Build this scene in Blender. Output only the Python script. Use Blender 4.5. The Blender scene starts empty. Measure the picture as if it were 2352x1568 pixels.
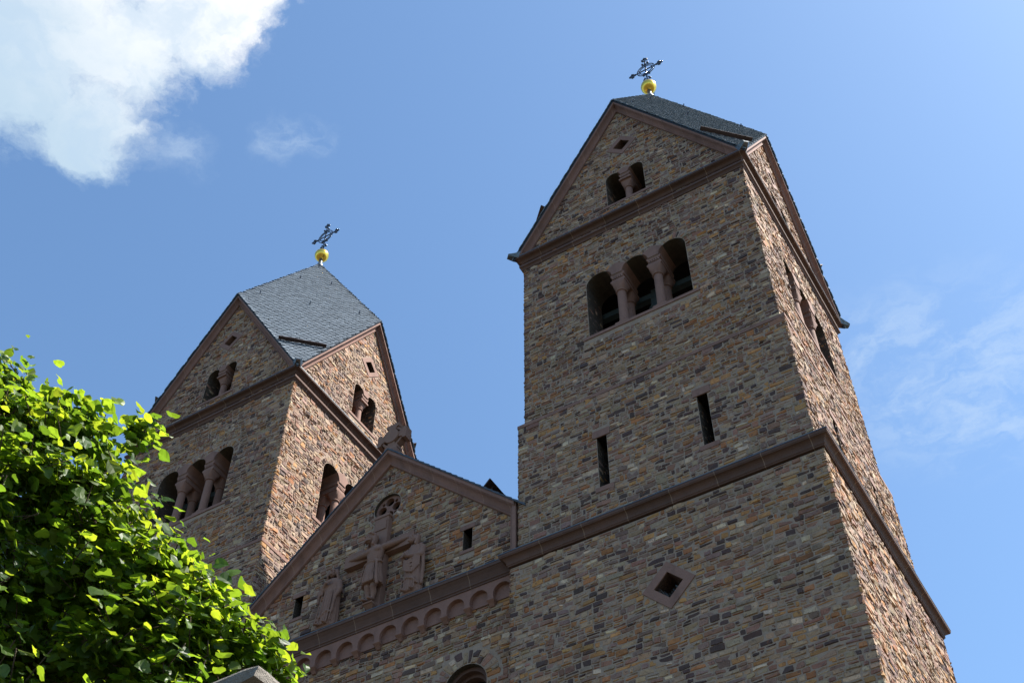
import bpy, bmesh, math, random
import numpy as np
from mathutils import Matrix, Vector
from mathutils.geometry import tessellate_polygon
R = math.radians
C = bpy.context.scene.collection
sc = bpy.context.scene
HZ = 19.9                       # heights below are measured from the towers' main cornice; the ground is 19.9 m lower

# ------------------------------------------------------------------ camera
cd = bpy.data.cameras.new("camera")
cam = bpy.data.objects.new("camera", cd); C.objects.link(cam)
cd.sensor_width = 36; cd.lens = 2879.55*36/2352; cd.clip_end = 8000
cam.matrix_world = Matrix.Translation((7.709, -22.540, HZ-18.207)) @ Matrix.Rotation(R(31.314), 4, 'Z') @ Matrix.Rotation(R(90+49.908), 4, 'X') @ Matrix.Rotation(R(0.36), 4, 'Z')
sc.camera = cam

# ------------------------------------------------------------------ light
SUN_AZ, SUN_EL = 25.0, 56.0     # sun behind and to the right of the facade
sv = Vector((math.cos(R(SUN_EL))*math.cos(R(SUN_AZ)), math.cos(R(SUN_EL))*math.sin(R(SUN_AZ)), math.sin(R(SUN_EL))))
sl = bpy.data.lights.new("sun", 'SUN'); sl.energy = 5.0; sl.angle = R(0.53); sl.color = (1.0, 0.95, 0.87)
so = bpy.data.objects.new("sun", sl); C.objects.link(so); so.location = (30, 20, 60)
so.rotation_euler = sv.to_track_quat('Z', 'Y').to_euler()

w = bpy.data.worlds.new("World"); sc.world = w; w.use_nodes = True
wn = w.node_tree; wn.nodes.clear()
def N(nt, t, **kw):
    n = nt.nodes.new(t)
    for k, v in kw.items():
        if k == 'inp':
            for i, x in v.items(): n.inputs[i].default_value = x
        else: setattr(n, k, v)
    return n
def L(nt, a, b): nt.links.new(a, b)
def M(nt, op, a, b=None, clamp=False):
    n = nt.nodes.new('ShaderNodeMath'); n.operation = op; n.use_clamp = clamp
    for i, x in ((0, a), (1, b)):
        if x is None: continue
        if isinstance(x, (int, float)): n.inputs[i].default_value = x
        else: nt.links.new(x, n.inputs[i])
    return n.outputs[0]
def sstep(nt, v, a, b, lo=0.0, hi=1.0):
    n = N(nt, 'ShaderNodeMapRange', interpolation_type='SMOOTHSTEP', inp={1: a, 2: b, 3: lo, 4: hi}); nt.links.new(v, n.inputs[0]); return n.outputs[0]
def mixc(nt, f, a, b, mode='MIX'):
    n = nt.nodes.new('ShaderNodeMix'); n.data_type = 'RGBA'; n.blend_type = mode
    for i, x in ((0, f), (6, a), (7, b)):
        if isinstance(x, (int, float, tuple)): n.inputs[i].default_value = x
        else: nt.links.new(x, n.inputs[i])
    return n.outputs[2]

sky = N(wn, 'ShaderNodeTexSky', sky_type='NISHITA', sun_disc=False, sun_elevation=R(SUN_EL), sun_rotation=R(90-SUN_AZ), altitude=100, air_density=1.0, dust_density=1.0, ozone_density=1.5)
bgsky = N(wn, 'ShaderNodeBackground', inp={1: 0.094}); L(wn, mixc(wn, 1.0, sky.outputs[0], (0.78, 0.95, 1.02, 1), 'MULTIPLY'), bgsky.inputs[0])
# clouds: a flat cloud layer, position = direction.xy / direction.z
tc = N(wn, 'ShaderNodeTexCoord'); sx = N(wn, 'ShaderNodeSeparateXYZ'); L(wn, tc.outputs['Generated'], sx.inputs[0])
zc = M(wn, 'MAXIMUM', sx.outputs[2], 0.05)
px_, py_ = M(wn, 'DIVIDE', sx.outputs[0], zc), M(wn, 'DIVIDE', sx.outputs[1], zc)
cp = N(wn, 'ShaderNodeCombineXYZ'); L(wn, px_, cp.inputs[0]); L(wn, py_, cp.inputs[1])
P0 = cp.outputs[0]
def noise(nt, vec, scale, detail=6, rough=0.55, dist=0.0, sc3=None):
    if sc3:
        mp = N(nt, 'ShaderNodeMapping'); mp.inputs['Scale'].default_value = sc3[0]; mp.inputs['Rotation'].default_value = sc3[1]; L(nt, vec, mp.inputs[0]); vec = mp.outputs[0]
    n = N(nt, 'ShaderNodeTexNoise', inp={'Scale': scale, 'Detail': detail, 'Roughness': rough, 'Distortion': dist}); L(nt, vec, n.inputs['Vector']); return n.outputs[0]
wv = N(wn, 'ShaderNodeTexNoise', inp={'Scale': 13.0, 'Detail': 6.0, 'Roughness': 0.6}); L(wn, P0, wv.inputs['Vector'])
wo1 = N(wn, 'ShaderNodeVectorMath', operation='SUBTRACT'); L(wn, wv.outputs['Color'], wo1.inputs[0]); wo1.inputs[1].default_value = (.5, .5, .5)
wo2 = N(wn, 'ShaderNodeVectorMath', operation='SCALE', inp={'Scale': 0.085}); L(wn, wo1.outputs[0], wo2.inputs[0])
wo3 = N(wn, 'ShaderNodeVectorMath', operation='ADD'); L(wn, P0, wo3.inputs[0]); L(wn, wo2.outputs[0], wo3.inputs[1]); P = wo3.outputs[0]
def blob(cx, cy, r):
    d = N(wn, 'ShaderNodeVectorMath', operation='DISTANCE'); L(wn, P, d.inputs[0]); d.inputs[1].default_value = (cx, cy, 0)
    return M(wn, 'SUBTRACT', 1.0, M(wn, 'DIVIDE', d.outputs['Value'], r))
def union(bl):
    o = blob(*bl[0])
    for b in bl[1:]:
        k = M(wn, 'SMOOTH_MAX', o, blob(*b)); k.node.inputs[2].default_value = 0.35; o = k
    return o
CUM = [(-0.640, 0.215, 0.098), (-0.560, 0.262, 0.072), (-0.490, 0.268, 0.068), (-0.642, 0.305, 0.066), (-0.440, 0.270, 0.056), (-0.400, 0.255, 0.055), (-0.57, 0.16, 0.11), (-0.72, 0.20, 0.09), (-0.50, 0.19, 0.08)]
base = M(wn, 'MULTIPLY', union(CUM), 1.15)
n1 = noise(wn, P, 30, 10, 0.62, 0.3); n2 = noise(wn, P, 11, 5, 0.55, 0.2)
dens = M(wn, 'ADD', base, M(wn, 'ADD', M(wn, 'MULTIPLY', M(wn, 'SUBTRACT', n1, 0.5), 0.85), M(wn, 'MULTIPLY', M(wn, 'SUBTRACT', n2, 0.5), 0.35)))
cum = sstep(wn, dens, -0.03, 0.56)
thick = sstep(wn, M(wn, 'ADD', base, M(wn, 'MULTIPLY', M(wn, 'SUBTRACT', n2, 0.5), 1.8)), 0.2, 1.5)
WIS = [(-0.497, 0.398, 0.034), (-0.475, 0.412, 0.032), (-0.055, 1.0, 0.19), (-0.03, 1.06, 0.15), (0.02, 1.03, 0.16), (-0.10, 0.94, 0.10), (-0.585, 0.365, 0.04)]
wb = sstep(wn, union(WIS), 0.0, 0.8)
n3 = noise(wn, P, 11, 10, 0.62, 0.6, ((1.0, 1.7, 1.0), (0, 0, R(-38))))
n3b = noise(wn, P, 42, 8, 0.6, 0.5)
wis = M(wn, 'MULTIPLY', wb, sstep(wn, M(wn, 'ADD', M(wn, 'MULTIPLY', n3, 0.75), M(wn, 'MULTIPLY', n3b, 0.25)), 0.40, 0.66), True)
# lit side of the cloud towards +x, greyer where thick
lit = sstep(wn, M(wn, 'ADD', px_, M(wn, 'MULTIPLY', M(wn, 'SUBTRACT', n2, 0.5), 0.22)), -0.70, -0.47)
ccol = mixc(wn, lit, (0.56, 0.72, 0.87, 1), (1.02, 1.05, 1.08, 1))
ccol = mixc(wn, M(wn, 'MULTIPLY', sstep(wn, noise(wn, P, 17, 5, 0.55, 0.6), 0.42, 0.68), 0.55), ccol, (0.52, 0.69, 0.88, 1))
ccol = mixc(wn, M(wn, 'MULTIPLY', thick, 0.12), ccol, (0.55, 0.74, 0.93, 1))
bgc = N(wn, 'ShaderNodeBackground', inp={1: 0.40}); L(wn, ccol, bgc.inputs[0])
bgw = N(wn, 'ShaderNodeBackground', inp={0: (0.72, 0.86, 1.0, 1), 1: 0.40})
m1 = N(wn, 'ShaderNodeMixShader'); L(wn, M(wn, 'MULTIPLY', wis, 0.36), m1.inputs[0]); L(wn, bgsky.outputs[0], m1.inputs[1]); L(wn, bgw.outputs[0], m1.inputs[2])
m2 = N(wn, 'ShaderNodeMixShader'); L(wn, cum, m2.inputs[0]); L(wn, m1.outputs[0], m2.inputs[1]); L(wn, bgc.outputs[0], m2.inputs[2])
wo = N(wn, 'ShaderNodeOutputWorld'); L(wn, m2.outputs[0], wo.inputs[0])

sc.view_settings.view_transform = 'Standard'; sc.view_settings.look = 'None'; sc.view_settings.exposure = 1.35; sc.view_settings.gamma = 1
sc.cycles.max_bounces = 8; sc.cycles.transmission_bounces = 6; sc.cycles.use_denoising = True

# ------------------------------------------------------------------ materials
def s2l(c): return tuple(((x/255)/12.92 if x/255 <= 0.04045 else ((x/255+0.055)/1.055)**2.4) for x in c)
def newmat(name):
    m = bpy.data.materials.new(name); m.use_nodes = True
    nt = m.node_tree; nt.nodes.clear()
    o = N(nt, 'ShaderNodeOutputMaterial'); b = N(nt, 'ShaderNodeBsdfPrincipled'); L(nt, b.outputs[0], o.inputs[0])
    return m, nt, b, o
def bump(nt, b, h, strength=0.4, dist=0.02):
    n = N(nt, 'ShaderNodeBump', inp={'Strength': strength, 'Distance': dist}); L(nt, h, n.inputs['Height']); L(nt, n.outputs[0], b.inputs['Normal'])
def scale_c(nt, col, f):
    n = N(nt, 'ShaderNodeVectorMath', operation='SCALE')
    if isinstance(col, tuple): n.inputs[0].default_value = col[:3]
    else: L(nt, col, n.inputs[0])
    L(nt, f, n.inputs['Scale']) if not isinstance(f, (int, float)) else setattr(n.inputs['Scale'], 'default_value', f)
    return n.outputs[0]

def mat_rubble():
    m, nt, b, o = newmat('rubble_stone')
    g = N(nt, 'ShaderNodeTexCoord'); v = g.outputs['Object']
    at = N(nt, 'ShaderNodeAttribute', attribute_name='col')
    n1 = noise(nt, v, 9, 8, 0.65, 0.6); n2 = noise(nt, v, 46, 6, 0.7); n3 = noise(nt, v, 3.1, 4, 0.6)
    f = M(nt, 'ADD', 0.1, M(nt, 'ADD', M(nt, 'MULTIPLY', n1, 1.0), M(nt, 'MULTIPLY', n2, 1.2)))
    c = scale_c(nt, at.outputs['Color'], f)
    n5 = noise(nt, v, 15, 3, 0.5); c = mixc(nt, M(nt, 'MULTIPLY', sstep(nt, n5, 0.56, 0.70), 0.55), c, s2l((70, 58, 58))+(1,))
    rust = sstep(nt, n3, 0.52, 0.68); rust = M(nt, 'MULTIPLY', rust, sstep(nt, n1, 0.46, 0.60))
    c = mixc(nt, M(nt, 'MULTIPLY', rust, 0.45), c, s2l((150, 92, 50))+(1,))
    pale = M(nt, 'MULTIPLY', sstep(nt, n2, 0.60, 0.74), 0.35)
    c = mixc(nt, pale, c, s2l((178, 168, 150))+(1,))
    big = noise(nt, v, 0.55, 4, 0.6, 0.4); st = noise(nt, v, 1.6, 5, 0.6, 0.2, ((1, 1, 0.16), (0, 0, 0)))
    c = scale_c(nt, c, M(nt, 'ADD', 0.62, M(nt, 'MULTIPLY', big, 0.72)))
    c = mixc(nt, M(nt, 'MULTIPLY', sstep(nt, st, 0.54, 0.74), 0.42), c, s2l((74, 60, 52))+(1,))
    L(nt, c, b.inputs['Base Color']); b.inputs['Roughness'].default_value = 0.82; b.inputs['Specular IOR Level'].default_value = 0.35
    bump(nt, b, M(nt, 'ADD', M(nt, 'MULTIPLY', n1, 0.6), M(nt, 'MULTIPLY', n2, 0.4)), 0.6, 0.025)
    return m
def mat_plain(name, col, rough=0.8, var=0.35, scale=6, bstr=0.3, metal=0.0, spec=0.4, bdist=0.02, joints=False):
    m, nt, b, o = newmat(name)
    g = N(nt, 'ShaderNodeTexCoord'); v = g.outputs['Object']
    n1 = noise(nt, v, scale, 6, 0.6, 0.3); n2 = noise(nt, v, scale*7, 5, 0.65)
    f = M(nt, 'ADD', 1-var, M(nt, 'ADD', M(nt, 'MULTIPLY', n1, var*1.3), M(nt, 'MULTIPLY', n2, var*0.7)))
    c = scale_c(nt, s2l(col), f)
    if joints:
        at = N(nt, 'ShaderNodeAttribute', attribute_name='along').outputs['Fac']
        cell = M(nt, 'FLOOR', M(nt, 'DIVIDE', at, 1.07))
        wn_ = N(nt, 'ShaderNodeTexWhiteNoise', noise_dimensions='1D'); L(nt, cell, wn_.inputs['W'])
        c = scale_c(nt, c, M(nt, 'ADD', 0.88, M(nt, 'MULTIPLY', wn_.outputs['Value'], 0.22)))
        fr = M(nt, 'FRACT', M(nt, 'DIVIDE', at, 1.07))
        j = M(nt, 'MULTIPLY', M(nt, 'LESS_THAN', fr, 0.014), M(nt, 'GREATER_THAN', M(nt, 'ABSOLUTE', at), 0.001))
        c = mixc(nt, M(nt, 'MULTIPLY', j, 0.35), c, s2l((186, 160, 138))+(1,))
        # dark weather stains running down
        st = noise(nt, v, 3.0, 5, 0.6, 0, ((1, 1, 0.25), (0, 0, 0)))
        c = mixc(nt, M(nt, 'MULTIPLY', sstep(nt, st, 0.5, 0.75), 0.4), c, s2l((70, 52, 46))+(1,))
    L(nt, c, b.inputs['Base Color']); b.inputs['Roughness'].default_value = rough; b.inputs['Metallic'].default_value = metal; b.inputs['Specular IOR Level'].default_value = spec
    bump(nt, b, M(nt, 'ADD', n1, n2), bstr, bdist)
    return m
MAT = {}
MAT['rubble'] = mat_rubble()
MAT['mortar'] = mat_plain('mortar', (146, 126, 110), 0.95, 0.5, 5, 0.6)
MAT['sand'] = mat_plain('red_sandstone', (128, 96, 83), 0.85, 0.35, 4, 0.35, joints=True)
MAT['sandm'] = mat_plain('verge_sandstone', (126, 93, 81), 0.85, 0.38, 4, 0.35, joints=True)
MAT['sandw'] = mat_plain('weathered_sandstone', (90, 66, 57), 0.85, 0.4, 4, 0.35, joints=True)
MAT['reveal'] = mat_plain('rough_reveal', (74, 62, 50), 0.9, 0.9, 7, 1.0, bdist=0.05)  # darker than the wall stone: shade inside the openings is put into the colour
MAT['slate'] = None
MAT['lead'] = mat_plain('lead_flashing', (92, 98, 102), 0.42, 0.3, 9, 0.15, metal=0.7)
MAT['brownmetal'] = mat_plain('brown_metal', (62, 44, 38), 0.5, 0.3, 8, 0.1, metal=0.3)
MAT['iron'] = mat_plain('black_iron', (72, 78, 90), 0.2, 0.2, 20, 0.05, metal=0.9)
MAT['gold'] = mat_plain('gilt', (238, 196, 84), 0.28, 0.15, 8, 0.04, metal=1.0)
MAT['zinc'] = mat_plain('zinc', (104, 112, 120), 0.4, 0.2, 8, 0.05, metal=0.85)
MAT['beam'] = mat_plain('painted_steel', (70, 82, 84), 0.6, 0.4, 6, 0.1)
MAT['dark'] = mat_plain('shade_dark_timber', (26, 22, 19), 0.9, 0.4, 6, 0.3)  # near-black: the belfry interior's shade is painted into this timber colour
MAT['statue'] = mat_plain('carved_sandstone', (126, 95, 81), 0.85, 0.3, 5, 0.3, bdist=0.01)
MAT['conc'] = mat_plain('rough_concrete', (132, 124, 114), 0.95, 0.9, 14, 1.0, bdist=0.02)
MAT['bark'] = mat_plain('bark', (78, 66, 52), 0.95, 0.5, 12, 0.9)
def mat_slate():
    m, nt, b, o = newmat('slate')
    at = N(nt, 'ShaderNodeAttribute', attribute_name='col'); g = N(nt, 'ShaderNodeTexCoord')
    n1 = noise(nt, g.outputs['Object'], 14, 6, 0.65)
    L(nt, scale_c(nt, at.outputs['Color'], M(nt, 'ADD', 0.6, M(nt, 'MULTIPLY', n1, 0.8))), b.inputs['Base Color'])
    b.inputs['Roughness'].default_value = 0.6; b.inputs['Specular IOR Level'].default_value = 0.25
    bump(nt, b, n1, 0.3, 0.01); return m
MAT['slate'] = mat_slate()
def mat_leaf():
    m, nt, b, o = newmat('linden_leaf')
    at = N(nt, 'ShaderNodeAttribute', attribute_name='col'); g = N(nt, 'ShaderNodeTexCoord')
    n1 = noise(nt, g.outputs['Object'], 30, 4, 0.6)
    c = scale_c(nt, at.outputs['Color'], M(nt, 'ADD', 0.7, M(nt, 'MULTIPLY', n1, 0.6)))
    L(nt, c, b.inputs['Base Color']); b.inputs['Roughness'].default_value = 0.45; b.inputs['Specular IOR Level'].default_value = 0.4
    tr = N(nt, 'ShaderNodeBsdfTranslucent'); tcol = N(nt, 'ShaderNodeVectorMath', operation='MULTIPLY'); L(nt, c, tcol.inputs[0]); tcol.inputs[1].default_value = (3.0, 2.4, 0.9); L(nt, tcol.outputs[0], tr.inputs[0])
    mx = N(nt, 'ShaderNodeMixShader', inp={0: 0.62}); L(nt, b.outputs[0], mx.inputs[1]); L(nt, tr.outputs[0], mx.inputs[2]); L(nt, mx.outputs[0], o.inputs[0])
    return m
MAT['leaf'] = mat_leaf()
def mat_ground():
    m, nt, b, o = newmat('gravel_ground')
    g = N(nt, 'ShaderNodeTexCoord'); v = g.outputs['Object']
    n1 = noise(nt, v, 0.08, 5, 0.6); n2 = noise(nt, v, 8, 5, 0.7)
    c = mixc(nt, sstep(nt, n1, 0.45, 0.6), s2l((64, 59, 50))+(1,), s2l((48, 52, 34))+(1,))
    c = scale_c(nt, c, M(nt, 'ADD', 0.6, M(nt, 'MULTIPLY', n2, 0.8)))
    L(nt, c, b.inputs['Base Color']); b.inputs['Roughness'].default_value = 0.95; bump(nt, b, n2, 0.5, 0.03); return m
MAT['ground'] = mat_ground()

# ------------------------------------------------------------------ mesh builder
class MB:
    def __init__(s): s.v = []; s.f = []; s.m = []; s.c = []; s.a = []; s.n = 0
    def add(s, verts, faces, mat=0, col=(0.2, 0.2, 0.2, 1), along=None):
        verts = np.asarray(verts, float).reshape(-1, 3); s.v.append(verts); o = s.n
        faces = [tuple(i+o for i in f) for f in faces] if not isinstance(faces, np.ndarray) else faces+o
        s.f.extend(map(tuple, faces)) if isinstance(faces, np.ndarray) else s.f.extend(faces)
        k = len(faces); s.m.extend([mat]*k if isinstance(mat, int) else list(mat))
        col = np.asarray(col, float)
        s.c.append(np.tile(col, (k, 1)) if col.ndim == 1 else col)
        s.a.append(np.zeros(len(verts)) if along is None else np.asarray(along, float)); s.n += len(verts)
    def box(s, x0, x1, y0, y1, z0, z1, mat=0):
        v = [(x, y, z) for z in (z0, z1) for y in (y0, y1) for x in (x0, x1)]
        s.add(v, [(0, 2, 3, 1), (4, 5, 7, 6), (0, 1, 5, 4), (2, 6, 7, 3), (0, 4, 6, 2), (1, 3, 7, 5)], mat)
    def obox(s, c, ux, uy, uz, hx, hy, hz, mat=0):
        c, ux, uy, uz = [np.array(q, float) for q in (c, ux, uy, uz)]
        v = [c+ux*hx*a+uy*hy*b+uz*hz*d for d in (-1, 1) for b in (-1, 1) for a in (-1, 1)]
        s.add(v, [(0, 2, 3, 1), (4, 5, 7, 6), (0, 1, 5, 4), (2, 6, 7, 3), (0, 4, 6, 2), (1, 3, 7, 5)], mat)
    def rings(s, rings, mat=0, cap=True, closed=True):
        n = len(rings[0]); v = np.concatenate([np.asarray(r, float) for r in rings]); f = []
        for i in range(len(rings)-1):
            for j in range(n if closed else n-1):
                k = (j+1) % n; f.append((i*n+j, i*n+k, (i+1)*n+k, (i+1)*n+j))
        if cap: f.append(tuple(range(n-1, -1, -1))); f.append(tuple((len(rings)-1)*n+j for j in range(n)))
        s.add(v, f, mat)
    def lathe(s, prof, cx=0, cy=0, n=18, mat=0):
        s.rings([[(cx+r*math.cos(2*math.pi*j/n), cy+r*math.sin(2*math.pi*j/n), z) for j in range(n)] for r, z in prof], mat)
    def tube(s, p0, p1, r0, r1=None, n=8, mat=0):
        r1 = r0 if r1 is None else r1
        p0, p1 = np.array(p0, float), np.array(p1, float); d = p1-p0; d /= (np.linalg.norm(d)+1e-9)
        a = np.cross(d, (0, 0, 1) if abs(d[2]) < 0.9 else (1, 0, 0)); a /= np.linalg.norm(a); b = np.cross(d, a)
        cs = [(math.cos(2*math.pi*j/n), math.sin(2*math.pi*j/n)) for j in range(n)]
        s.rings([[p+r*(x*a+y*b) for x, y in cs] for p, r in ((p0, r0), (p1, r1))], mat)
    def ell(s, c, r, n=12, m=8, mat=0, rot=None):
        c = np.array(c, float); r = np.array(r if hasattr(r, '__len__') else (r, r, r), float); rr = []
        for i in range(m+1):
            t = math.pi*(0.02+0.96*i/m); q = np.array([(math.sin(t)*math.cos(2*math.pi*j/n), math.sin(t)*math.sin(2*math.pi*j/n), -math.cos(t)) for j in range(n)])*r
            if rot is not None: q = q @ np.array(rot).T
            rr.append(q+c)
        s.rings(rr, mat)
    def cap(s, p0, r0, p1, r1, n=10):
        s.tube(p0, p1, r0, r1, n); s.ell(p0, r0, n, 6); s.ell(p1, r1, n, 6)
    def path(s, pts, r, n=6, mat=0):
        for a, b in zip(pts[:-1], pts[1:]): s.tube(a, b, r, r, n, mat)
    def rotated(s, k):
        """same geometry turned k quarter turns about the tower axis"""
        o = MB(); o.f = list(s.f); o.m = list(s.m); o.c = list(s.c); o.a = list(s.a); o.n = s.n
        c, q = [(1, 0), (0, 1), (-1, 0), (0, -1)][k]
        o.v = [np.stack([c*v[:, 0]-q*v[:, 1], q*v[:, 0]+c*v[:, 1], v[:, 2]], 1) for v in s.v]; return o
    def merge(s, o):
        for v, a in zip(o.v, o.a): s.v.append(v); s.a.append(a)
        s.f.extend(tuple(i+s.n for i in f) for f in o.f); s.m.extend(o.m); s.c.extend(o.c); s.n += o.n
    def build(s, name, mats, parent=None, smooth=False, dz=HZ, origin=None):
        me = bpy.data.meshes.new(name); v = np.concatenate(s.v)+np.array((0, 0, dz))
        if origin is not None: v = v-np.array(origin)
        lens = np.array([len(f) for f in s.f]); idx = np.fromiter((i for f in s.f for i in f), dtype=np.int32)
        me.vertices.add(len(v)); me.vertices.foreach_set('co', v.ravel())
        me.loops.add(len(idx)); me.loops.foreach_set('vertex_index', idx)
        me.polygons.add(len(lens)); me.polygons.foreach_set('loop_start', np.concatenate([[0], np.cumsum(lens)[:-1]]).astype(np.int32)); me.polygons.foreach_set('loop_total', lens.astype(np.int32))
        me.polygons.foreach_set('material_index', np.array(s.m, dtype=np.int32))
        me.polygons.foreach_set('use_smooth', np.full(len(lens), bool(smooth)))
        for m in mats: me.materials.append(MAT[m])
        at = me.attributes.new('col', 'FLOAT_COLOR', 'FACE'); at.data.foreach_set('color', np.concatenate(s.c).ravel().astype(np.float32))
        al = me.attributes.new('along', 'FLOAT', 'POINT'); al.data.foreach_set('value', np.concatenate(s.a).astype(np.float32))
        me.update(calc_edges=True); me.validate()
        o = bpy.data.objects.new(name, me); C.objects.link(o)
        if parent is not None: o.parent = parent
        if origin is not None: o.location = origin
        return o
def empty(name, loc=(0, 0, 0), parent=None, size=0.3):
    o = bpy.data.objects.new(name, None); o.empty_display_size = size; C.objects.link(o); o.location = loc
    if parent is not None: o.parent = parent
    return o
def tag(o, label=None, cat=None, group=None, kind=None):
    for k, x in (('label', label), ('category', cat), ('group', group), ('kind', kind)):
        if x: o[k] = x
    return o
def copy_tree(o, parent=None):
    c = o.copy(); C.objects.link(c)
    if parent is not None: c.parent = parent
    for ch in list(o.children): copy_tree(ch, c)
    return c

# ------------------------------------------------------------------ rubble masonry, stone by stone
PAL = [((138, 122, 105), .25), ((145, 123, 104), .18), ((116, 96, 89), .17), ((72, 57, 55), .12), ((152, 116, 76), .08), ((138, 96, 64), .06), ((170, 154, 136), .05), ((124, 94, 82), .12)]
PALC = np.array([s2l(c) for c, _ in PAL])*(.99, .885, .775); PALW = np.array([x for _, x in PAL]); PALW /= PALW.sum()
def span(hole, v):
    t = hole[0]
    if t == 'rect': return (hole[1], hole[2]) if hole[3] <= v <= hole[4] else None
    if t == 'diam':
        d = hole[3]-abs(v-hole[2]); return (hole[1]-d, hole[1]+d) if d > 0 else None
    if t == 'arc':          # upper half disc
        if v < hole[2] or v > hole[2]+hole[3]: return None
        d = math.sqrt(max(0, hole[3]**2-(v-hole[2])**2)); return (hole[1]-d, hole[1]+d)
    if t == 'circ':
        q = hole[3]**2-(v-hole[2])**2
        if q <= 0: return None
        return (hole[1]-math.sqrt(q), hole[1]+math.sqrt(q))
def subtract(iv, lo, hi):
    out = []
    for a, b in iv:
        if hi <= a or lo >= b: out.append((a, b)); continue
        if lo > a: out.append((a, lo))
        if hi < b: out.append((hi, b))
    return out
def courses(v0, v1, ulo, uhi, holes, rng, hr, lr, split):
    """stone rectangles (u0, u1, v0, v1) filling a wall face"""
    out = []; v = v0; hr = (hr[0]*.86, hr[1]*.88); lr = (lr[0]*.9, lr[1]*.9)
    while v < v1-0.02:
        h = rng.uniform(*hr)
        if v1-(v+h) < hr[0]*0.7: h = v1-v
        iv = [(max(ulo(v+h*.3), ulo(v+h*.7)), min(uhi(v+h*.3), uhi(v+h*.7)))]
        if iv[0][1] > iv[0][0]:
            for ho in holes:
                ex = [e for e in (span(ho, v+h*t) for t in (0.1, 0.3, 0.5, 0.7, 0.9)) if e]
                if len(ex) >= 2 or (ex and ho[0] != 'arc'): iv = subtract(iv, min(e[0] for e in ex), max(e[1] for e in ex))
            for a, b in iv:
                if b-a < 0.03: continue
                u = a
                while u < b-0.001:
                    l = rng.uniform(*lr)*rng.choice((0.7, 1, 1, 1.25))
                    if b-(u+l) < lr[0]*0.75: l = b-u if b-u < lr[1]*1.5 else (b-u)/2
                    if rng.random() < split and h > 0.11:
                        if rng.random() < 0.25 and h > 0.19: q = sorted((rng.uniform(.28, .4), rng.uniform(.6, .72)))
                        else: q = [rng.uniform(.35, .65)]
                        q = [0]+q+[1]
                        for i in range(len(q)-1):
                            if rng.random() < 0.3 and l > 0.26:
                                k = rng.uniform(.35, .65); out.append((u, u+l*k, v+h*q[i], v+h*q[i+1])); out.append((u+l*k, u+l, v+h*q[i], v+h*q[i+1]))
                            else: out.append((u, u+l, v+h*q[i], v+h*q[i+1]))
                    else: out.append((u, u+l, v, v+h))
                    u += l
        v += h
    return out
def stones(mb, rects, frame, seed, prot=(0.0, 0.03), mat=0, gap=0.007, bow=None, wob=0.017, rough=0.0055):
    """every rectangle becomes a hewn stone with an uneven face; frame maps (u, v, depth) arrays to points"""
    if not len(rects): return
    g = np.random.default_rng(seed); q = np.array(rects, float); n = len(q)
    u0, u1, v0, v1 = q[:, 0]+gap, q[:, 1]-gap, q[:, 2]+gap, q[:, 3]-gap
    w = np.maximum(u1-u0, 0.02); h = np.maximum(v1-v0, 0.015)
    eu = np.clip(g.uniform(.010, .024, n)/w, .04, .3); ev = np.clip(g.uniform(.008, .018, n)/h, .06, .34)
    one = np.ones(n)
    U = np.stack([0*one, eu, g.uniform(.38, .62, n), 1-eu, one], 1); V = np.stack([0*one, ev, 1-ev, one], 1)
    Ug = np.repeat(U[:, None, :], 4, 1); Vg = np.repeat(V[:, :, None], 5, 2)          # n,4,5
    uu = u0[:, None, None]+Ug*w[:, None, None]; vv = v0[:, None, None]+Vg*h[:, None, None]
    rnd = g.uniform(.25, .8, (n, 1, 1))
    cr = np.zeros((4, 5)); cr[0, 0] = cr[0, 4] = cr[3, 0] = cr[3, 4] = 1.0
    su = np.sign(.5-Ug); svn = np.sign(.5-Vg)
    uu = uu+su*cr*(eu*w)[:, None, None]*rnd; vv = vv+svn*cr*(ev*h)[:, None, None]*rnd
    inner = np.zeros((4, 5)); inner[1:3, 1:4] = 1
    uu = uu+g.normal(0, 1, uu.shape)*np.minimum(.010, .05*w)[:, None, None]; vv = vv+g.normal(0, 1, vv.shape)*np.minimum(.005, .05*h)[:, None, None]
    pr = g.uniform(prot[0], prot[1], n)[:, None, None]
    tilt = g.normal(0, .006, n)[:, None, None]*(Ug-.5)*2+g.normal(0, .006, n)[:, None, None]*(Vg-.5)*2
    dd = np.where(inner > 0, pr*.62+tilt+g.normal(0, rough, uu.shape), -.018)
    if wob: vv = vv+wob*np.sin(1.9*uu+2.3*vv+seed)+.6*wob*np.sin(4.7*uu-1.1*vv+2*seed)
    if bow is not None: uu, vv = bow(uu, vv)
    pts = frame(uu, vv, dd).reshape(-1, 3)
    fc = np.array([(r*5+c, r*5+c+1, (r+1)*5+c+1, (r+1)*5+c) for r in range(3) for c in range(4)])
    F = (fc[None]+(np.arange(n)*20)[:, None, None]).reshape(-1, 4)
    ci = g.choice(len(PALC), n, p=PALW)
    # patches where one quarry batch dominates
    pn = np.sin(1.3*u0+.7*v0+seed)+np.sin(.6*u0-1.7*v0+2.1*seed)+.7*np.sin(2.6*u0+1.1*v0+.7*seed)
    ci = np.where((pn > 1.0) & (g.random(n) < .34), g.choice([4, 5, 1, 7], n), ci); ci = np.where((pn < -1.0) & (g.random(n) < .40), g.choice([2, 3, 2, 7], n), ci)
    col = PALC[ci]*g.uniform(.78, 1.22, (n, 1))*g.uniform(.95, 1.05, (n, 3))
    mb.add(pts, F, mat, np.concatenate([np.repeat(col, 12, 0), np.ones((n*12, 1))], 1))
def front_frame(y0):
    return lambda u, v, d: np.stack([u, y0-d, v], -1)
def jamb_frame(x0, sgn):
    """jamb facing sgn*x; u runs along y"""
    return lambda u, v, d: np.stack([x0+sgn*d, u, v], -1)
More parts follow.
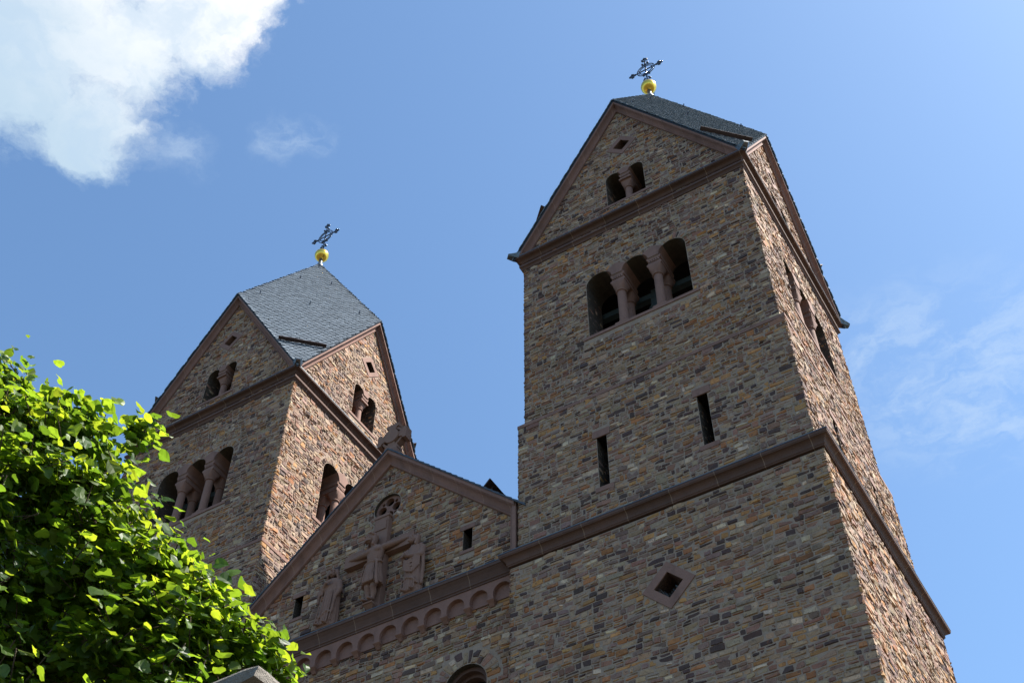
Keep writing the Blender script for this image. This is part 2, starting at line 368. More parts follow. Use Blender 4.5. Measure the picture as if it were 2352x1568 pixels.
def ring_bow(cx, cz, rm):
    """u = arc length at radius rm from the left springing, v = radius"""
    def f(u, v):
        t = math.pi-u/rm; return cx+v*np.cos(t), cz+v*np.sin(t)
    return f
def voussoirs(mb, cx, cz, r0, r1, t0, t1, frame, seed, wid=(0.07, 0.14)):
    rng = random.Random(seed); rm = (r0+r1)/2; u = t0*rm; rects = []
    while u < t1*rm-0.02:
        l = rng.uniform(*wid); l = min(l, t1*rm-u); a, b = r0+rng.uniform(-.01, .01), r1+rng.uniform(-.05, .03)
        if rng.random() < 0.3: k = rng.uniform(.4, .6)*(b-a)+a; rects += [(u, u+l, a, k), (u, u+l, k, b)]
        else: rects.append((u, u+l, a, b))
        u += l
    stones(mb, rects, frame, seed, (0.0, 0.03), 0, 0.006, ring_bow(cx, cz, rm), 0)
def arc(cx, cz, r, t0, t1, n=12):
    return [(cx+r*math.cos(t0+(t1-t0)*i/n), cz+r*math.sin(t0+(t1-t0)*i/n)) for i in range(n+1)]
def panel(mb, outer, holes, y0, T, mat_face, mat_rev):
    """flat wall of thickness T with real openings; front face at y0, facing -y"""
    loops = [outer]+holes
    tri = tessellate_polygon([[Vector((x, z, 0)) for x, z in lp] for lp in loops])
    pts = [p for lp in loops for p in lp]; n = len(pts)
    v = [(x, y0, z) for x, z in pts]+[(x, y0+T, z) for x, z in pts]; f = []
    for t in tri:
        a, b, c = [pts[i] for i in t]
        ccw = (b[0]-a[0])*(c[1]-a[1])-(b[1]-a[1])*(c[0]-a[0]) > 0
        t = tuple(t) if ccw else tuple(reversed(t)); f.append(t); f.append(tuple(i+n for i in reversed(t)))
    m = [mat_face]*len(f); o = 0
    for k, lp in enumerate(loops):
        q = len(lp)
        for i in range(q): f.append((o+i, o+(i+1) % q, n+o+(i+1) % q, n+o+i)); m.append(mat_rev)
        o += q
    mb.add(v, f, m)
def sq_sweep(mb, prof, mats=0, a=0.0):
    """profile (out, z) swept round a square of half width a, mitred"""
    k = len(prof)
    mm = mats if not isinstance(mats, int) else [mats]*(k-1)
    for i, (sx_, sy_) in enumerate(((0, -1), (1, 0), (0, 1), (-1, 0))):
        tx, ty = -sy_, sx_
        v = []; al = []
        for o, z in prof:
            for e in (-1, 1):
                q = a+o; v.append((sx_*q+tx*e*q, sy_*q+ty*e*q, z)); al.append(e*q+20+i*.37)
        f = [(2*j, 2*j+1, 2*j+3, 2*j+2) for j in range(k-1)]
        mb.add(v, f, mm, along=al)
def line_sweep(mb, prof, p0, p1, mats=0, off=0.0):
    """profile (out, z) along x from p0 to p1 on the plane y = y0 (out goes to -y)"""
    k = len(prof); mm = mats if not isinstance(mats, int) else [mats]*(k-1)
    v = []; al = []
    for o, z in prof:
        for x in (p0, p1): v.append((x, -o, z)); al.append(x+40+off)
    mb.add(v, [(2*j, 2*j+1, 2*j+3, 2*j+2) for j in range(k-1)]+[tuple(2*j for j in range(k-1, -1, -1)), tuple(2*j+1 for j in range(k))], mm+[mm[0]]*2, along=al)

# ------------------------------------------------------------------ ground
g = MB(); S = 3500
g.add([(-S, -S, 0), (S, -S, 0), (S, S, 0), (-S, S, 0)], [(0, 1, 2, 3)])
tag(g.build('ground', ['ground'], dz=0), kind='structure')

# ------------------------------------------------------------------ bell tower (built once, copied)
A1, A2, A3, OV = 3.75, 3.616, 3.496, 0.238
WR = A3+OV; ZE = 11.62; HR = 6.135; KS = HR/WR
XL = -15.4065; XN = XL/2
PI = math.pi
BEL = [-1.1, 0.0, 1.1]; BR, BZ, BSILL = 0.40, 9.13, 7.02
GW = [-0.37, 0.37]; GR, GZ, GSILL = 0.25, 13.74, 12.42
def tower_side(seed, diam):
    """one side of the tower wall (front orientation): mortar core with openings and all its stones"""
    mb = MB(); rng = random.Random(seed); e = 0.02
    rec = 0.016
    # lower stage
    holes = [[(0.02+s*.33*(1-abs(k)), -1.98+.33*k2) for s, k, k2 in ((-1, 0, 0), (0, 1, -1), (1, 0, 0), (0, 1, 1))]] if diam else [[(-.13, -2.3), (.13, -2.3), (.13, -1.72), (-.13, -1.72)]]
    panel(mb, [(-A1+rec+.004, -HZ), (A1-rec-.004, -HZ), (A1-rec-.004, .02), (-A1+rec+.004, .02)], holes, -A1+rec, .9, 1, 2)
    hs = [('diam', .02, -1.98, .61)] if diam else [('rect', -.13, .13, -2.3, -1.72), ('rect', -.24, .24, -1.72, -1.52), ('rect', -.22, .22, -2.42, -2.3)]
    stones(mb, courses(-8.2, 0.01, lambda v: -A1-.012, lambda v: A1+.012, hs, rng, (.10, .18), (.13, .38), .30), front_frame(-A1+.012), seed+1, (0, .030))
    # middle stage
    hs = []; holes = []
    for c in (-1.31, 1.31):
        holes.append([(c-.13, 1.5), (c+.13, 1.5), (c+.13, 3.1), (c-.13, 3.1)])
        hs += [('rect', c-.13, c+.13, 1.5, 3.1), ('rect', c-.225, c+.225, 3.1, 3.33), ('rect', c-.235, c+.235, 1.36, 1.5)]
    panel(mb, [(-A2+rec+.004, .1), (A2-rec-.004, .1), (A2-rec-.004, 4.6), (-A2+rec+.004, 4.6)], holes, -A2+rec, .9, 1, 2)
    stones(mb, courses(.30, 4.55, lambda v: -A2-.010, lambda v: A2+.010, hs, rng, (.10, .21), (.11, .36), .55), front_frame(-A2+.012), seed+2, (0, .030))
    # belfry stage and gable
    hol = [(-1.5, BSILL), (1.5, BSILL)]
    for c in reversed(BEL): hol += arc(c, BZ, BR, 0, PI)
    gw = [(-.62, GSILL), (.62, GSILL)]
    for c in reversed(GW): gw += arc(c, GZ, GR, 0, PI)
    gd = [(-.29+.02, 15.32), (.02, 15.32-.29), (.29+.02, 15.32), (.02, 15.32+.29)]
    xe = A3-rec-.004
    zr = lambda x: ZE+KS*(WR-x)-.09
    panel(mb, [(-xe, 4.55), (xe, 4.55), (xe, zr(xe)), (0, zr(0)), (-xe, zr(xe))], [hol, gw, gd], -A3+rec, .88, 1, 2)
    hs = [('rect', -1.5, 1.5, BSILL, BZ), ('rect', -1.66, 1.66, BSILL-.11, BSILL), ('rect', -.9, .9, BZ, 9.5)]+[('arc', c, BZ, BR+.22) for c in BEL]+[('diam', c, 9.3, .34) for c in (-.55, .55)]
    stones(mb, courses(4.70, 11.28, lambda v: -A3-.010, lambda v: A3+.010, hs, rng, (.095, .21), (.10, .34), .62), front_frame(-A3+.012), seed+3, (0, .034))
    stones(mb, courses(11.41, 11.60, lambda v: -A3-.010, lambda v: A3+.010, [], rng, (.18, .20), (.15, .36), .5), front_frame(-A3+.012), seed+4, (0, .03))
    hs = [('rect', -.62, .62, GSILL, GZ), ('rect', -.74, .74, GSILL-.1, GSILL), ('rect', -.3, .3, GZ, 13.95), ('diam', .02, 15.32, .53)]+[('arc', c, GZ, GR+.17) for c in GW]
    gin = lambda v: min(3.45, (17.33-v)/KS)
    stones(mb, courses(11.86, 17.2, lambda v: -gin(v), gin, hs, rng, (.09, .19), (.10, .32), .6), front_frame(-A3+.012), seed+5, (0, .034))
    fr = front_frame(-A3+.012)
    th = R(52)
    voussoirs(mb, BEL[0], BZ, BR+.01, BR+.22, .02, PI-th, fr, seed+6); voussoirs(mb, BEL[1], BZ, BR+.01, BR+.22, th, PI-th, fr, seed+7); voussoirs(mb, BEL[2], BZ, BR+.01, BR+.22, th, PI-.02, fr, seed+8)
    voussoirs(mb, GW[0], GZ, GR+.01, GR+.17, .02, PI-th, fr, seed+9, (.06, .1)); voussoirs(mb, GW[1], GZ, GR+.01, GR+.17, th, PI-.02, fr, seed+10, (.06, .1))
    # stones of the jambs
    y0, y1 = -A3+.03, -A3+.86
    for x, s, z0, z1 in ((-1.5, 1, BSILL, BZ), (1.5, -1, BSILL, BZ), (-.62, 1, GSILL, GZ), (.62, -1, GSILL, GZ)):
        stones(mb, courses(z0, z1, lambda v: y0, lambda v: y1, [], rng, (.11, .19), (.2, .42), .3), jamb_frame(x-s*.012, s), seed+11+int(x*10), (0, .022), wob=.006)
    for c in (-1.31, 1.31):
        for s in (-1, 1):
            stones(mb, courses(1.5, 3.1, lambda v: -A2+.03, lambda v: -A2+.8, [], rng, (.11, .17), (.2, .4), .2), jamb_frame(c-s*(.13+.010), s), seed+31+int(c*10)+s, (0, .015), wob=.004)
    return mb

def make_tower():
    root = empty('bell_tower')
    wall = MB()
    for k in range(4): wall.merge(tower_side(100+50*k, k % 2 == 0).rotated(k))
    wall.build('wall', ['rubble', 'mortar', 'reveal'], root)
    fl = MB()
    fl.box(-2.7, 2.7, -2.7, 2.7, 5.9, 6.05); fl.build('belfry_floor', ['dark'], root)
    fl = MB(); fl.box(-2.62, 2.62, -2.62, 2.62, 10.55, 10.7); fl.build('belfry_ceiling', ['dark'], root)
    # cornices
    mc = MB()
    sq_sweep(mc, [(-.06, .06), (.026, .06), (.036, .085), (.052, .095), (.056, .115), (.048, .125), (.058, .165), (.080, .205), (.112, .235), (.148, .250), (.170, .253), (.176, .272), (.186, .278), (.192, .30), (.192, .335), (.202, .338), (.202, .365), (.19, .368), (-.16, .46)], [0]*15+[1]*3, A1)
    mc.build('main_cornice', ['sandw', 'lead'], root)
    st = MB()
    sq_sweep(st, [(-.03, 4.54), (.008, 4.54), (.008, 4.645), (-.15, 4.71)], 0, A2); st.build('string_course', ['sand'], root)
    ec = MB()
    sq_sweep(ec, [(-.05, 11.25), (.02, 11.25), (.026, 11.285), (.05, 11.325), (.080, 11.345), (.092, 11.347), (.095, 11.365), (.095, 11.425), (-.05, 11.43)], 0, A3)
    sq_sweep(ec, [(-.05, 11.585), (.022, 11.585), (.034, 11.605), (.046, 11.612), (.050, 11.628), (.042, 11.636), (.058, 11.662), (.09, 11.683), (.13, 11.694), (.165, 11.696), (.172, 11.71), (.195, 11.712), (.195, 11.752), (.205, 11.755), (.205, 11.782), (.19, 11.786), (-.05, 11.85)], [0]*13+[1]*3, A3)
    ec.build('eave_cornice', ['sandw', 'lead'], root)
    # raking verges
    prof = [(0.0, .465), (.03, .465), (.055, .455), (.06, .425), (.052, .405), (.04, .395), (.045, .345), (.062, .29), (.10, .235), (.145, .21), (.170, .208), (.172, .185), (.195, .183), (.205, .160), (.205, .065), (0, .065)]
    for k in range(4):
        vg = MB()
        for s in (-1, 1):
            v = []; al = []
            for o, dz in prof:
                for t in range(2):
                    x = 3.69 if t == 0 else 0.0
                    z = max(ZE+KS*(WR-x)-dz, 11.70); 
                    if t == 0: x = max(0, min(x, WR-(z+dz-ZE)/KS)) if z > 11.70 else min(3.69, WR-(z+dz-ZE)/KS)
                    v.append((s*x, -(A3+o), z)); al.append(abs(x)*1.92+60+s*.3)
            f = [(2*j, 2*j+1, 2*j+3, 2*j+2) for j in range(len(prof)-1)]
            if s > 0: f = [tuple(reversed(q)) for q in f]
            vg.add(v, f, 0, along=al)
        vg.rotated(k).build('verge', ['sandm'], root)
    # slate roof: four rhombic faces
    rf = MB(); g = np.random.default_rng(5)
    Lg = math.sqrt(2*WR*WR+4*HR*HR); Hn = np.array([1, 1, 0])/math.sqrt(2); G = np.array([-WR, WR, 2*HR])/Lg; Nn = np.cross(Hn, G); C0 = np.array([WR, -WR, ZE])
    A_, B_, P_ = C0+np.array([-WR, 0, HR]), C0+np.array([0, WR, HR]), C0+np.array([-WR, WR, 2*HR])
    q = MB()
    top = [C0-Nn*.012, B_-Nn*.012, P_-Nn*.012, A_-Nn*.012]; bot = [p-Nn*.05 for p in (C0, B_, P_, A_)]
    q.add(top+bot, [(0, 1, 2, 3), (7, 6, 5, 4), (0, 4, 5, 1), (1, 5, 6, 2), (2, 6, 7, 3), (3, 7, 4, 0)], 0, (.02, .023, .03, 1))
    out = np.array([(-.135, .27, 0), (-.135, .03, .95), (-.10, .004, 1), (-.02, -.004, 1), (.06, .010, 1), (.112, .05, .97), (.138, .12, .7), (.138, .27, 0)])
    for j in range(-14, 100):
        for i in range(-13, 14):
            a = i*.262+(.13 if j % 2 else 0)+g.normal(0, .008); b = j*.150+.20*a+g.normal(0, .006)
            s, t = b/Lg-a/(math.sqrt(2)*WR), b/Lg+a/(math.sqrt(2)*WR)
            if not (-.012 < s < 1.0 and -.012 < t < 1.0): continue
            lift = g.uniform(.034, .042); tw = g.normal(0, .0015)
            aa = a+out[:, 0]*g.uniform(.95, 1.05); bb = b+out[:, 1]+.20*out[:, 0]; dd = out[:, 2]*lift+tw*out[:, 0]/.1
            ss, tt = np.clip(bb/Lg-aa/(math.sqrt(2)*WR), -.002, 1.001), np.clip(bb/Lg+aa/(math.sqrt(2)*WR), -.002, 1.001)
            p = C0+ss[:, None]*(A_-C0)+tt[:, None]*(B_-C0)+dd[:, None]*Nn
            p2 = p-Nn*.024*out[:, 2:3]
            f = [tuple(range(8))]+[(k+1, k, k+8, k+9) for k in range(7)]
            c = np.array(s2l((99, 109, 119)))*g.uniform(.84, 1.12)
            q.add(np.concatenate([p, p2]), f, 0, tuple(c)+(1,))
    for k in range(4): rf.merge(q.rotated(k))
    rf.build('roof', ['slate'], root)
    # on each roof face: snow guard, hooks, corner spout
    roofz = lambda x, y: ZE+2*HR-KS*(abs(x)+abs(y))
    for k in range(4):
        sg = MB(); cxy = 3.135; c = np.array([cxy, -cxy, roofz(cxy, cxy)])
        sg.obox(c+Nn*.11, Hn, G, Nn, .80, .016, .062, 0)
        for e in (-.72, 0, .72): sg.obox(c+Hn*e+Nn*.06+G*.03, Hn, G, Nn, .015, .03, .07, 0)
        sg.rotated(k).build('snow_guard', ['brownmetal'], root)
        for hx, hy in ((.4, 3.07), (1.75, 1.8), (3.06, .51), (.39, 1.27), (1.27, .42), (.18, .2)):
            hk = MB(); c = np.array([hx, -hy, roofz(hx, hy)])
            hk.obox(c+Nn*.03+G*.12, Hn, G, Nn, .016, .16, .006); hk.obox(c+Nn*.08-G*.03, Hn, G, Nn, .016, .010, .06); hk.obox(c+Nn*.14-G*.0, Hn, G, Nn, .016, .03, .008)
            hk.rotated(k).build('roof_hook', ['iron'], root)
        sp = MB(); rr = []
        dg = np.array([1, -1, 0.]); pp = np.array([1, 1, 0.])/math.sqrt(2)
        for wq, zt, hw_, zb in ((3.48, 12.12, .17, 11.78), (3.60, 11.95, .17, 11.74), (3.70, 11.85, .15, 11.72), (3.84, 11.80, .10, 11.745)):
            o = dg*wq; rr.append([o-pp*hw_*.6+(0, 0, zb), o+pp*hw_*.6+(0, 0, zb), o+pp*hw_+(0, 0, zt), o-pp*hw_+(0, 0, zt)])
        sp.rings(rr); sp.rotated(k).build('rain_spout', ['lead'], root)
    # belfry windows
    def springer(mb, c, hw0, r, cz, dx, zb, peak, y):
        pts = [(c-hw0, zb)]; t1 = R(52)
        for i in range(7):
            t = t1*i/6; pts.append((c-(dx-r*math.cos(t)), cz+r*math.sin(t)))
        pts.append((c, peak)); pts += [(2*c-x, z) for x, z in reversed(pts[1:-1])]; pts.append((c+hw0, zb))
        n = len(pts); v = [(x, y, z) for x, z in pts]+[(x, y+.86, z) for x, z in pts]
        mb.add(v, [tuple(range(n-1, -1, -1)), tuple(range(n, 2*n))]+[(i, (i+1) % n, n+(i+1) % n, n+i) for i in range(n)])
    def column(x, y, z0, z1, r, parent, cap_h, ab):
        mb = MB()
        mb.box(x-r*1.5, x+r*1.5, y-r*1.5, y+r*1.5, z0, z0+.09)
        mb.lathe([(r*1.42, z0+.09), (r*1.5, z0+.12), (r*1.42, z0+.15), (r*1.15, z0+.17), (r*1.25, z0+.20), (r*1.03, z0+.23), (r, z0+.27), (r*.95, z1-cap_h-.06), (r*1.2, z1-cap_h-.05), (r*1.25, z1-cap_h-.025), (r*1.15, z1-cap_h)], x, y, 20)
        rr = []
        for i in range(8):
            t = i/7; e = 2+10*t*t; hw_ = r*1.05+(ab-r*1.05)*(t**.75); ring = []
            for j in range(24):
                a = 2*PI*j/24; c_, s_ = math.cos(a), math.sin(a); d = (abs(c_)**e+abs(s_)**e)**(-1/e); ring.append((x+hw_*d*c_, y+hw_*d*s_, z1-cap_h+cap_h*t))
            rr.append(ring)
        mb.rings(rr)
        return mb.build('column', ['sand'], parent)
    def impost(mb, c, zb, zs, hx, yc, hy):
        h = zs-zb
        def rg(k, z): return [(c-hx*k, yc-hy-(k-1)*hx*.5, z), (c+hx*k, yc-hy-(k-1)*hx*.5, z), (c+hx*k, yc+hy, z), (c-hx*k, yc+hy, z)]
        mb.rings([rg(1.0, zb), rg(1.02, zb+.2*h), rg(.9, zb+.25*h), rg(.78, zb+.45*h), rg(.76, zb+.66*h), rg(.92, zb+.72*h), rg(.95, zs)])
        for i in range(5):
            x = c+hx*.62*(i-2)/2; mb.box(x-.02, x+.02, yc-hy-.005, yc-hy+.05, zb+.42*h, zb+.70*h)
    def spikes(mb, x0, x1, z, y):
        rng = random.Random(int(z*100)); x = x0
        while x < x1:
            for dy in (0, .05): mb.tube((x, y+dy, z-.01), (x+rng.uniform(-.025, .025), y+dy-rng.uniform(0, .04), z+rng.uniform(.08, .13)), .0035, .0025, 4)
            x += .045
    for k in range(4):
        # triple opening
        b = MB()
        if k == 0:
            bw = empty('belfry_window', (0, 0, 0), root)
            s = MB(); s.box(-1.68, 1.68, -A3-.012, -A3+.86, BSILL-.10, BSILL+.004); s.build('sill', ['sand'], bw)
            for c in (-.55, .55):
                column(c, -3.29, BSILL, 8.80, .128, bw, .27, .20); column(c, -2.80, BSILL, 8.80, .128, bw, .27, .20)
                im = MB(); impost(im, c, 8.80, BZ+.03, .215, -3.05, .43); im.build('impost', ['sand'], bw)
                q = MB(); springer(q, c, .15, BR-.004, BZ, .55, BZ+.02, 9.62, -A3-.004); q.build('springer', ['sand'], bw)
            for x0, x1 in ((-1.46, -.78), (-.34, .34), (.78, 1.46)):
                q = MB(); spikes(q, x0, x1, BSILL, -3.40); q.build('bird_spikes', ['iron'], bw)
            gwn = empty('gable_window', (0, 0, 0), root)
            s = MB(); s.box(-.76, .76, -A3-.012, -A3+.86, GSILL-.09, GSILL+.004); s.build('sill', ['sand'], gwn)
            column(0, -3.24, GSILL, 13.48, .115, gwn, .24, .18)
            im = MB(); impost(im, 0, 13.48, GZ+.02, .19, -3.05, .43); im.build('impost', ['sand'], gwn)
            q = MB(); springer(q, 0, .12, GR-.004, GZ, .37, GZ+.015, 14.06, -A3-.004); q.build('springer', ['sand'], gwn)
            for x0, x1 in ((-.6, -.15), (.15, .6)): q = MB(); spikes(q, x0, x1, GSILL, -3.40); q.build('bird_spikes', ['iron'], gwn)
            sw = []
            for c in (-1.31, 1.31):
                o = empty('slit_window', (0, 0, 0), root); sw.append(o)
                q = MB(); q.box(c-.225, c+.225, -A2-.012, -A2+.6, 3.1, 3.33); q.build('lintel', ['sand'], o)
                q = MB(); q.box(c-.235, c+.235, -A2-.012, -A2+.6, 1.37, 1.504); q.build('sill', ['sand'], o)
                q = MB(); spikes(q, c-.11, c+.11, 1.504, -A2+.10); q.build('bird_spikes', ['iron'], o)
            def diamond(cx, cz, ro, ri, y, name, sp=False):
                ob = empty(name, (0, 0, 0), root)
                for m in range(4):      # pinwheel of four frame stones with open joints
                    a0 = PI/2*m; di = np.array((math.cos(a0+PI/4), math.sin(a0+PI/4))); tn = np.array((-di[1], di[0])); cc = np.array((cx, cz))
                    ho, hi = ro/math.sqrt(2), ri/math.sqrt(2)
                    pts = [tuple(cc+di*a_+tn*b_) for a_, b_ in ((hi, -hi+.004), (ho, -hi+.004), (ho, ho), (hi, ho))]
                    pts = [tuple(cc+di*a_+tn*b_) for a_, b_ in ((hi, -hi), (ho, -hi), (ho, ho-.005), (hi, ho-.005))]
                    q = MB(); panel(q, pts, [], y, .75, 0, 0); q.build('frame_stone', ['sand'], ob)
                if sp:
                    t = MB(); rng = random.Random(3)
                    for m in range(26):
                        u = rng.uniform(-.25, .25); zz = cz-ri+abs(u)+.01; t.tube((cx+u, y+rng.uniform(.15, .3), zz), (cx+u-.05, y+.12, zz+rng.uniform(.12, .2)), .004, .003, 4)
                    t.build('bird_spikes', ['zinc'], ob)
                return ob
            gd = diamond(.02, 15.32, .52, .29, -A3-.006, 'diamond_window')
            ld = diamond(.02, -1.98, .60, .33, -A1-.012, 'diamond_window', True)
            proto = [bw, gwn, gd]+sw
        else:
            for o in proto: c = copy_tree(o, root); c.rotation_euler = (0, 0, k*PI/2)
            if k == 2: c = copy_tree(ld, root); c.rotation_euler = (0, 0, PI)
            else:
                o = empty('slit_window', (0, 0, 0), root); o.rotation_euler = (0, 0, k*PI/2)
                q = MB(); q.box(-.24, .24, -A1-.012, -A1+.6, -1.72, -1.53); q.build('lintel', ['sand'], o)
                q = MB(); q.box(-.22, .22, -A1-.012, -A1+.6, -2.41, -2.296); q.build('sill', ['sand'], o)
    # bell frame
    bf = MB()
    for y in (-2.25, 2.25):
        bf.box(-2.5, 2.5, y-.09, y+.09, 9.02, 9.22); bf.box(-.12, .06, y-.08, y+.08, 6.0, 9.02)
        for s in (-1, 1): bf.tube((s*1.9-.03, y, 6.1), (-.03, y, 8.9), .07, .07, 4)
    bf.box(-.1, .1, -2.3, 2.3, 9.25, 9.4); bf.build('bell_frame', ['beam'], root)
    # finial
    fp = MB(); fp.lathe([(.16, 23.60), (.13, 23.78), (.085, 23.85), (.08, 24.3)], n=16)
    pole = fp.build('finial', ['zinc'], root, True)
    b = MB(); b.lathe([(.06, 24.17), (.14, 24.20), (.225, 24.265), (.28, 24.36), (.295, 24.45), (.298, 24.47), (.295, 24.49), (.275, 24.58), (.22, 24.67), (.12, 24.74), (.05, 24.76)], n=32); b.build('gilt_ball', ['gold'], pole, True)
    c = MB(); zc_ = 25.85
    c.tube((0, 0, 24.72), (0, 0, 26.66), .030, .026, 8); c.tube((-.58, 0, zc_), (.58, 0, zc_), .026, .026, 8)
    for rad in (.37, .27):
        pts = [(rad*math.cos(2*PI*i/36), 0, zc_+rad*math.sin(2*PI*i/36)) for i in range(37)]; c.path(pts, .021)
    for i in range(8):
        a = PI/8+i*PI/4; c.tube((.27*math.cos(a), 0, zc_+.27*math.sin(a)), (.37*math.cos(a), 0, zc_+.37*math.sin(a)), .014)
    def tip(o, d, sc_=1.0):
        o, d = np.array(o), np.array(d); p = np.array((-d[2], 0, d[0]))
        for s in (-1, 1):
            pts = [o+d*(.02+.13*t)+s*p*(.10*math.sin(t*2.6)) for t in np.linspace(0, 1, 6)]; c.path(pts, .013); c.ell(pts[-1]+s*p*.045, .050, 8, 6); c.ell(o+d*.10+s*p*.085, .044, 8, 6)
            c.ell(o+d*.21+s*p*.035, .038, 8, 6)
        c.ell(o+d*.25, .042, 8, 6); c.ell(o+d*.02, .046, 8, 6)
    tip((.44, 0, zc_), (1, 0, 0)); tip((-.44, 0, zc_), (-1, 0, 0)); tip((0, 0, zc_+.64), (0, 0, 1))
    for s in (-1, 1):
        for z in (25.40, 25.02):
            pts = [(s*.10*math.sin(t*2.6), 0, z+.16*t) for t in np.linspace(0, 1, 6)]; c.path(pts, .013); c.ell((s*.12, 0, z+.08), .052, 8, 6); c.ell((s*.085, 0, z+.19), .04, 8, 6)
        c.ell((s*.11, 0, zc_+.49), .05, 8, 6); c.path([(0, 0, zc_+.42), (s*.06, 0, zc_+.44), (s*.09, 0, zc_+.49)], .012)
    for z in np.arange(24.9, 26.6, .2): c.ell((0, 0, z), .044, 8, 6)
    c.build('cross', ['iron'], pole, True)
    return root
tower = make_tower()
tag(tower, 'larger nearer rubble stone bell tower right of the gabled front, its whole belfry face visible', 'bell tower', 'twin bell towers of the church')
t2 = copy_tree(tower); t2.location = (XL, 0, 0); t2.rotation_euler = (0, 0, PI)
tag(t2, 'farther rubble stone bell tower behind the leafy tree, left of the gabled front')

# ------------------------------------------------------------------ church front between the towers
YN = -3.4
def make_front():
    root = empty('church_front', (XN, 0, 0))
    mb = MB(); rng = random.Random(77)
    SL = [-2.55, 2.55]; WX, WZ, WR_ = -5.07-XN, -2.38, .55
    ap = 5.95
    circ = [(.42*math.cos(2*PI*i/28), 4.03+.42*math.sin(2*PI*i/28)) for i in range(28)]
    holes = [circ]+[[(c-.13, 1.45), (c+.13, 1.45), (c+.13, 2.1), (c-.13, 2.1)] for c in SL]
    for s in (1, -1): holes.append([(s*WX-WR_, -5.2), (s*WX+WR_, -5.2)]+arc(s*WX, WZ, WR_, 0, PI, 16))
    panel(mb, [(-4.05, -HZ), (4.05, -HZ), (4.05, ap-.12-.94*4.05), (0, ap-.12), (-4.05, ap-.12-.94*4.05)], holes, YN+.01, .8, 1, 2)
    gin = lambda v: max(.02, min(3.86, (ap-.46-v)/.94))
    hs = [('circ', 0, 4.03, .62)]
    for c in SL: hs += [('rect', c-.13, c+.13, 1.45, 2.1), ('rect', c-.21, c+.21, 2.1, 2.24), ('rect', c-.2, c+.2, 1.36, 1.45)]
    stones(mb, courses(.46, ap-.42, lambda v: -gin(v), gin, hs, rng, (.10, .19), (.12, .36), .4), front_frame(YN), 701, (0, .028))
    hs = []
    for s in (1, -1): hs += [('arc', s*WX, WZ, WR_+.40), ('rect', s*WX-WR_, s*WX+WR_, -5.2, WZ)]
    stones(mb, courses(-6.5, -.44, lambda v: -3.92, lambda v: 3.93, hs, rng, (.11, .18), (.14, .40), .25), front_frame(YN), 702, (0, .030))
    fr = front_frame(YN)
    voussoirs(mb, 0, 4.03, .43, .62, 0, 2*PI, fr, 703, (.08, .14))
    for s in (1, -1): voussoirs(mb, s*WX, WZ, WR_+.01, WR_+.38, .02, PI-.02, fr, 705+s, (.11, .2))
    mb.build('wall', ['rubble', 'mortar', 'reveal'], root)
    # cornice, arched frieze
    c = MB()
    line_sweep(c, [(YN*-1, .06), (3.57, .06), (3.575, .10), (3.60, .115), (3.60, .155), (3.62, .20), (3.655, .27), (3.70, .325), (3.715, .345), (3.735, .35), (3.738, .375), (3.738, .425), (3.748, .428), (3.748, .452), (3.735, .455), (YN*-1, .53)], -3.94, 3.93, [0]*12+[1]*3)
    c.build('cornice', ['sandw', 'lead'], root)
    f = MB(); sp_, r_ = .622, .238
    xs = [-7.80-XN+sp_*k for k in range(-5, 7)]
    x0, x1 = -3.93, 3.93
    # plate with arched cut-outs, outline from left to right
    out = [(x0, .07), (x0, -.40)]
    for x in xs:
        hw = r_
        if x-hw < x0+.02 or x+hw > x1-.02: continue
        out += [(x-hw-.001, -.40)] if out[-1] != (x-hw-.001, -.40) else []
        out += list(reversed(arc(x, -.06-r_, r_, 0, PI, 14))); out.append((x+hw+.001, -.40))
    out += [(x1, -.40), (x1, .07)]
    panel(f, out, [], -3.545, .14, 0, 0)
    for k in range(len(xs)+1):
        x = xs[0]-sp_/2+k*sp_
        if x < x0+.05 or x > x1-.05: continue
        h_ = sp_/2-r_
        f.rings([[(x-h_*q, -3.40, z), (x+h_*q, -3.40, z), (x+h_*q, y, z), (x-h_*q, y, z)] for q, y, z in ((.75, -3.44, -.56), (.85, -3.49, -.50), (1.25, -3.545, -.455), (1.3, -3.56, -.44), (1.3, -3.56, -.395))])
    f.box(x0, x1, -3.43, -3.405, -.44, .06)
    f.build('arched_frieze', ['sandm'], root)
    # raking verge
    v_ = MB(); prof = [(3.40, .475), (3.44, .475), (3.475, .46), (3.48, .425), (3.465, .405), (3.452, .395), (3.46, .33), (3.485, .27), (3.53, .215), (3.575, .19), (3.60, .188), (3.603, .165), (3.63, .163), (3.64, .14), (3.64, .045), (3.40, .045)]
    for s in (-1, 1):
        v = []; al = []
        for o, dz in prof:
            for x in (3.99, 0): v.append((s*x, -o, ap-.94*x-dz)); al.append(x*1.37+80+.4*s)
        ff = [(2*j, 2*j+1, 2*j+3, 2*j+2) for j in range(len(prof)-1)]
        v_.add(v, ff if s < 0 else [tuple(reversed(q)) for q in ff], 0, along=al)
    v_.build('verge', ['sandm'], root)
    for s in (-1, 1):
        p = MB()
        for i, (a, b, y) in enumerate(((3.79, 3.85, -3.46), (3.85, 3.92, -3.53), (3.92, 4.02, -3.60))): p.box(min(s*a, s*b), max(s*a, s*b), y, -3.3, .46, 2.2)
        p.build('pilaster_strip', ['sand'], root)
    # roof
    r = MB()
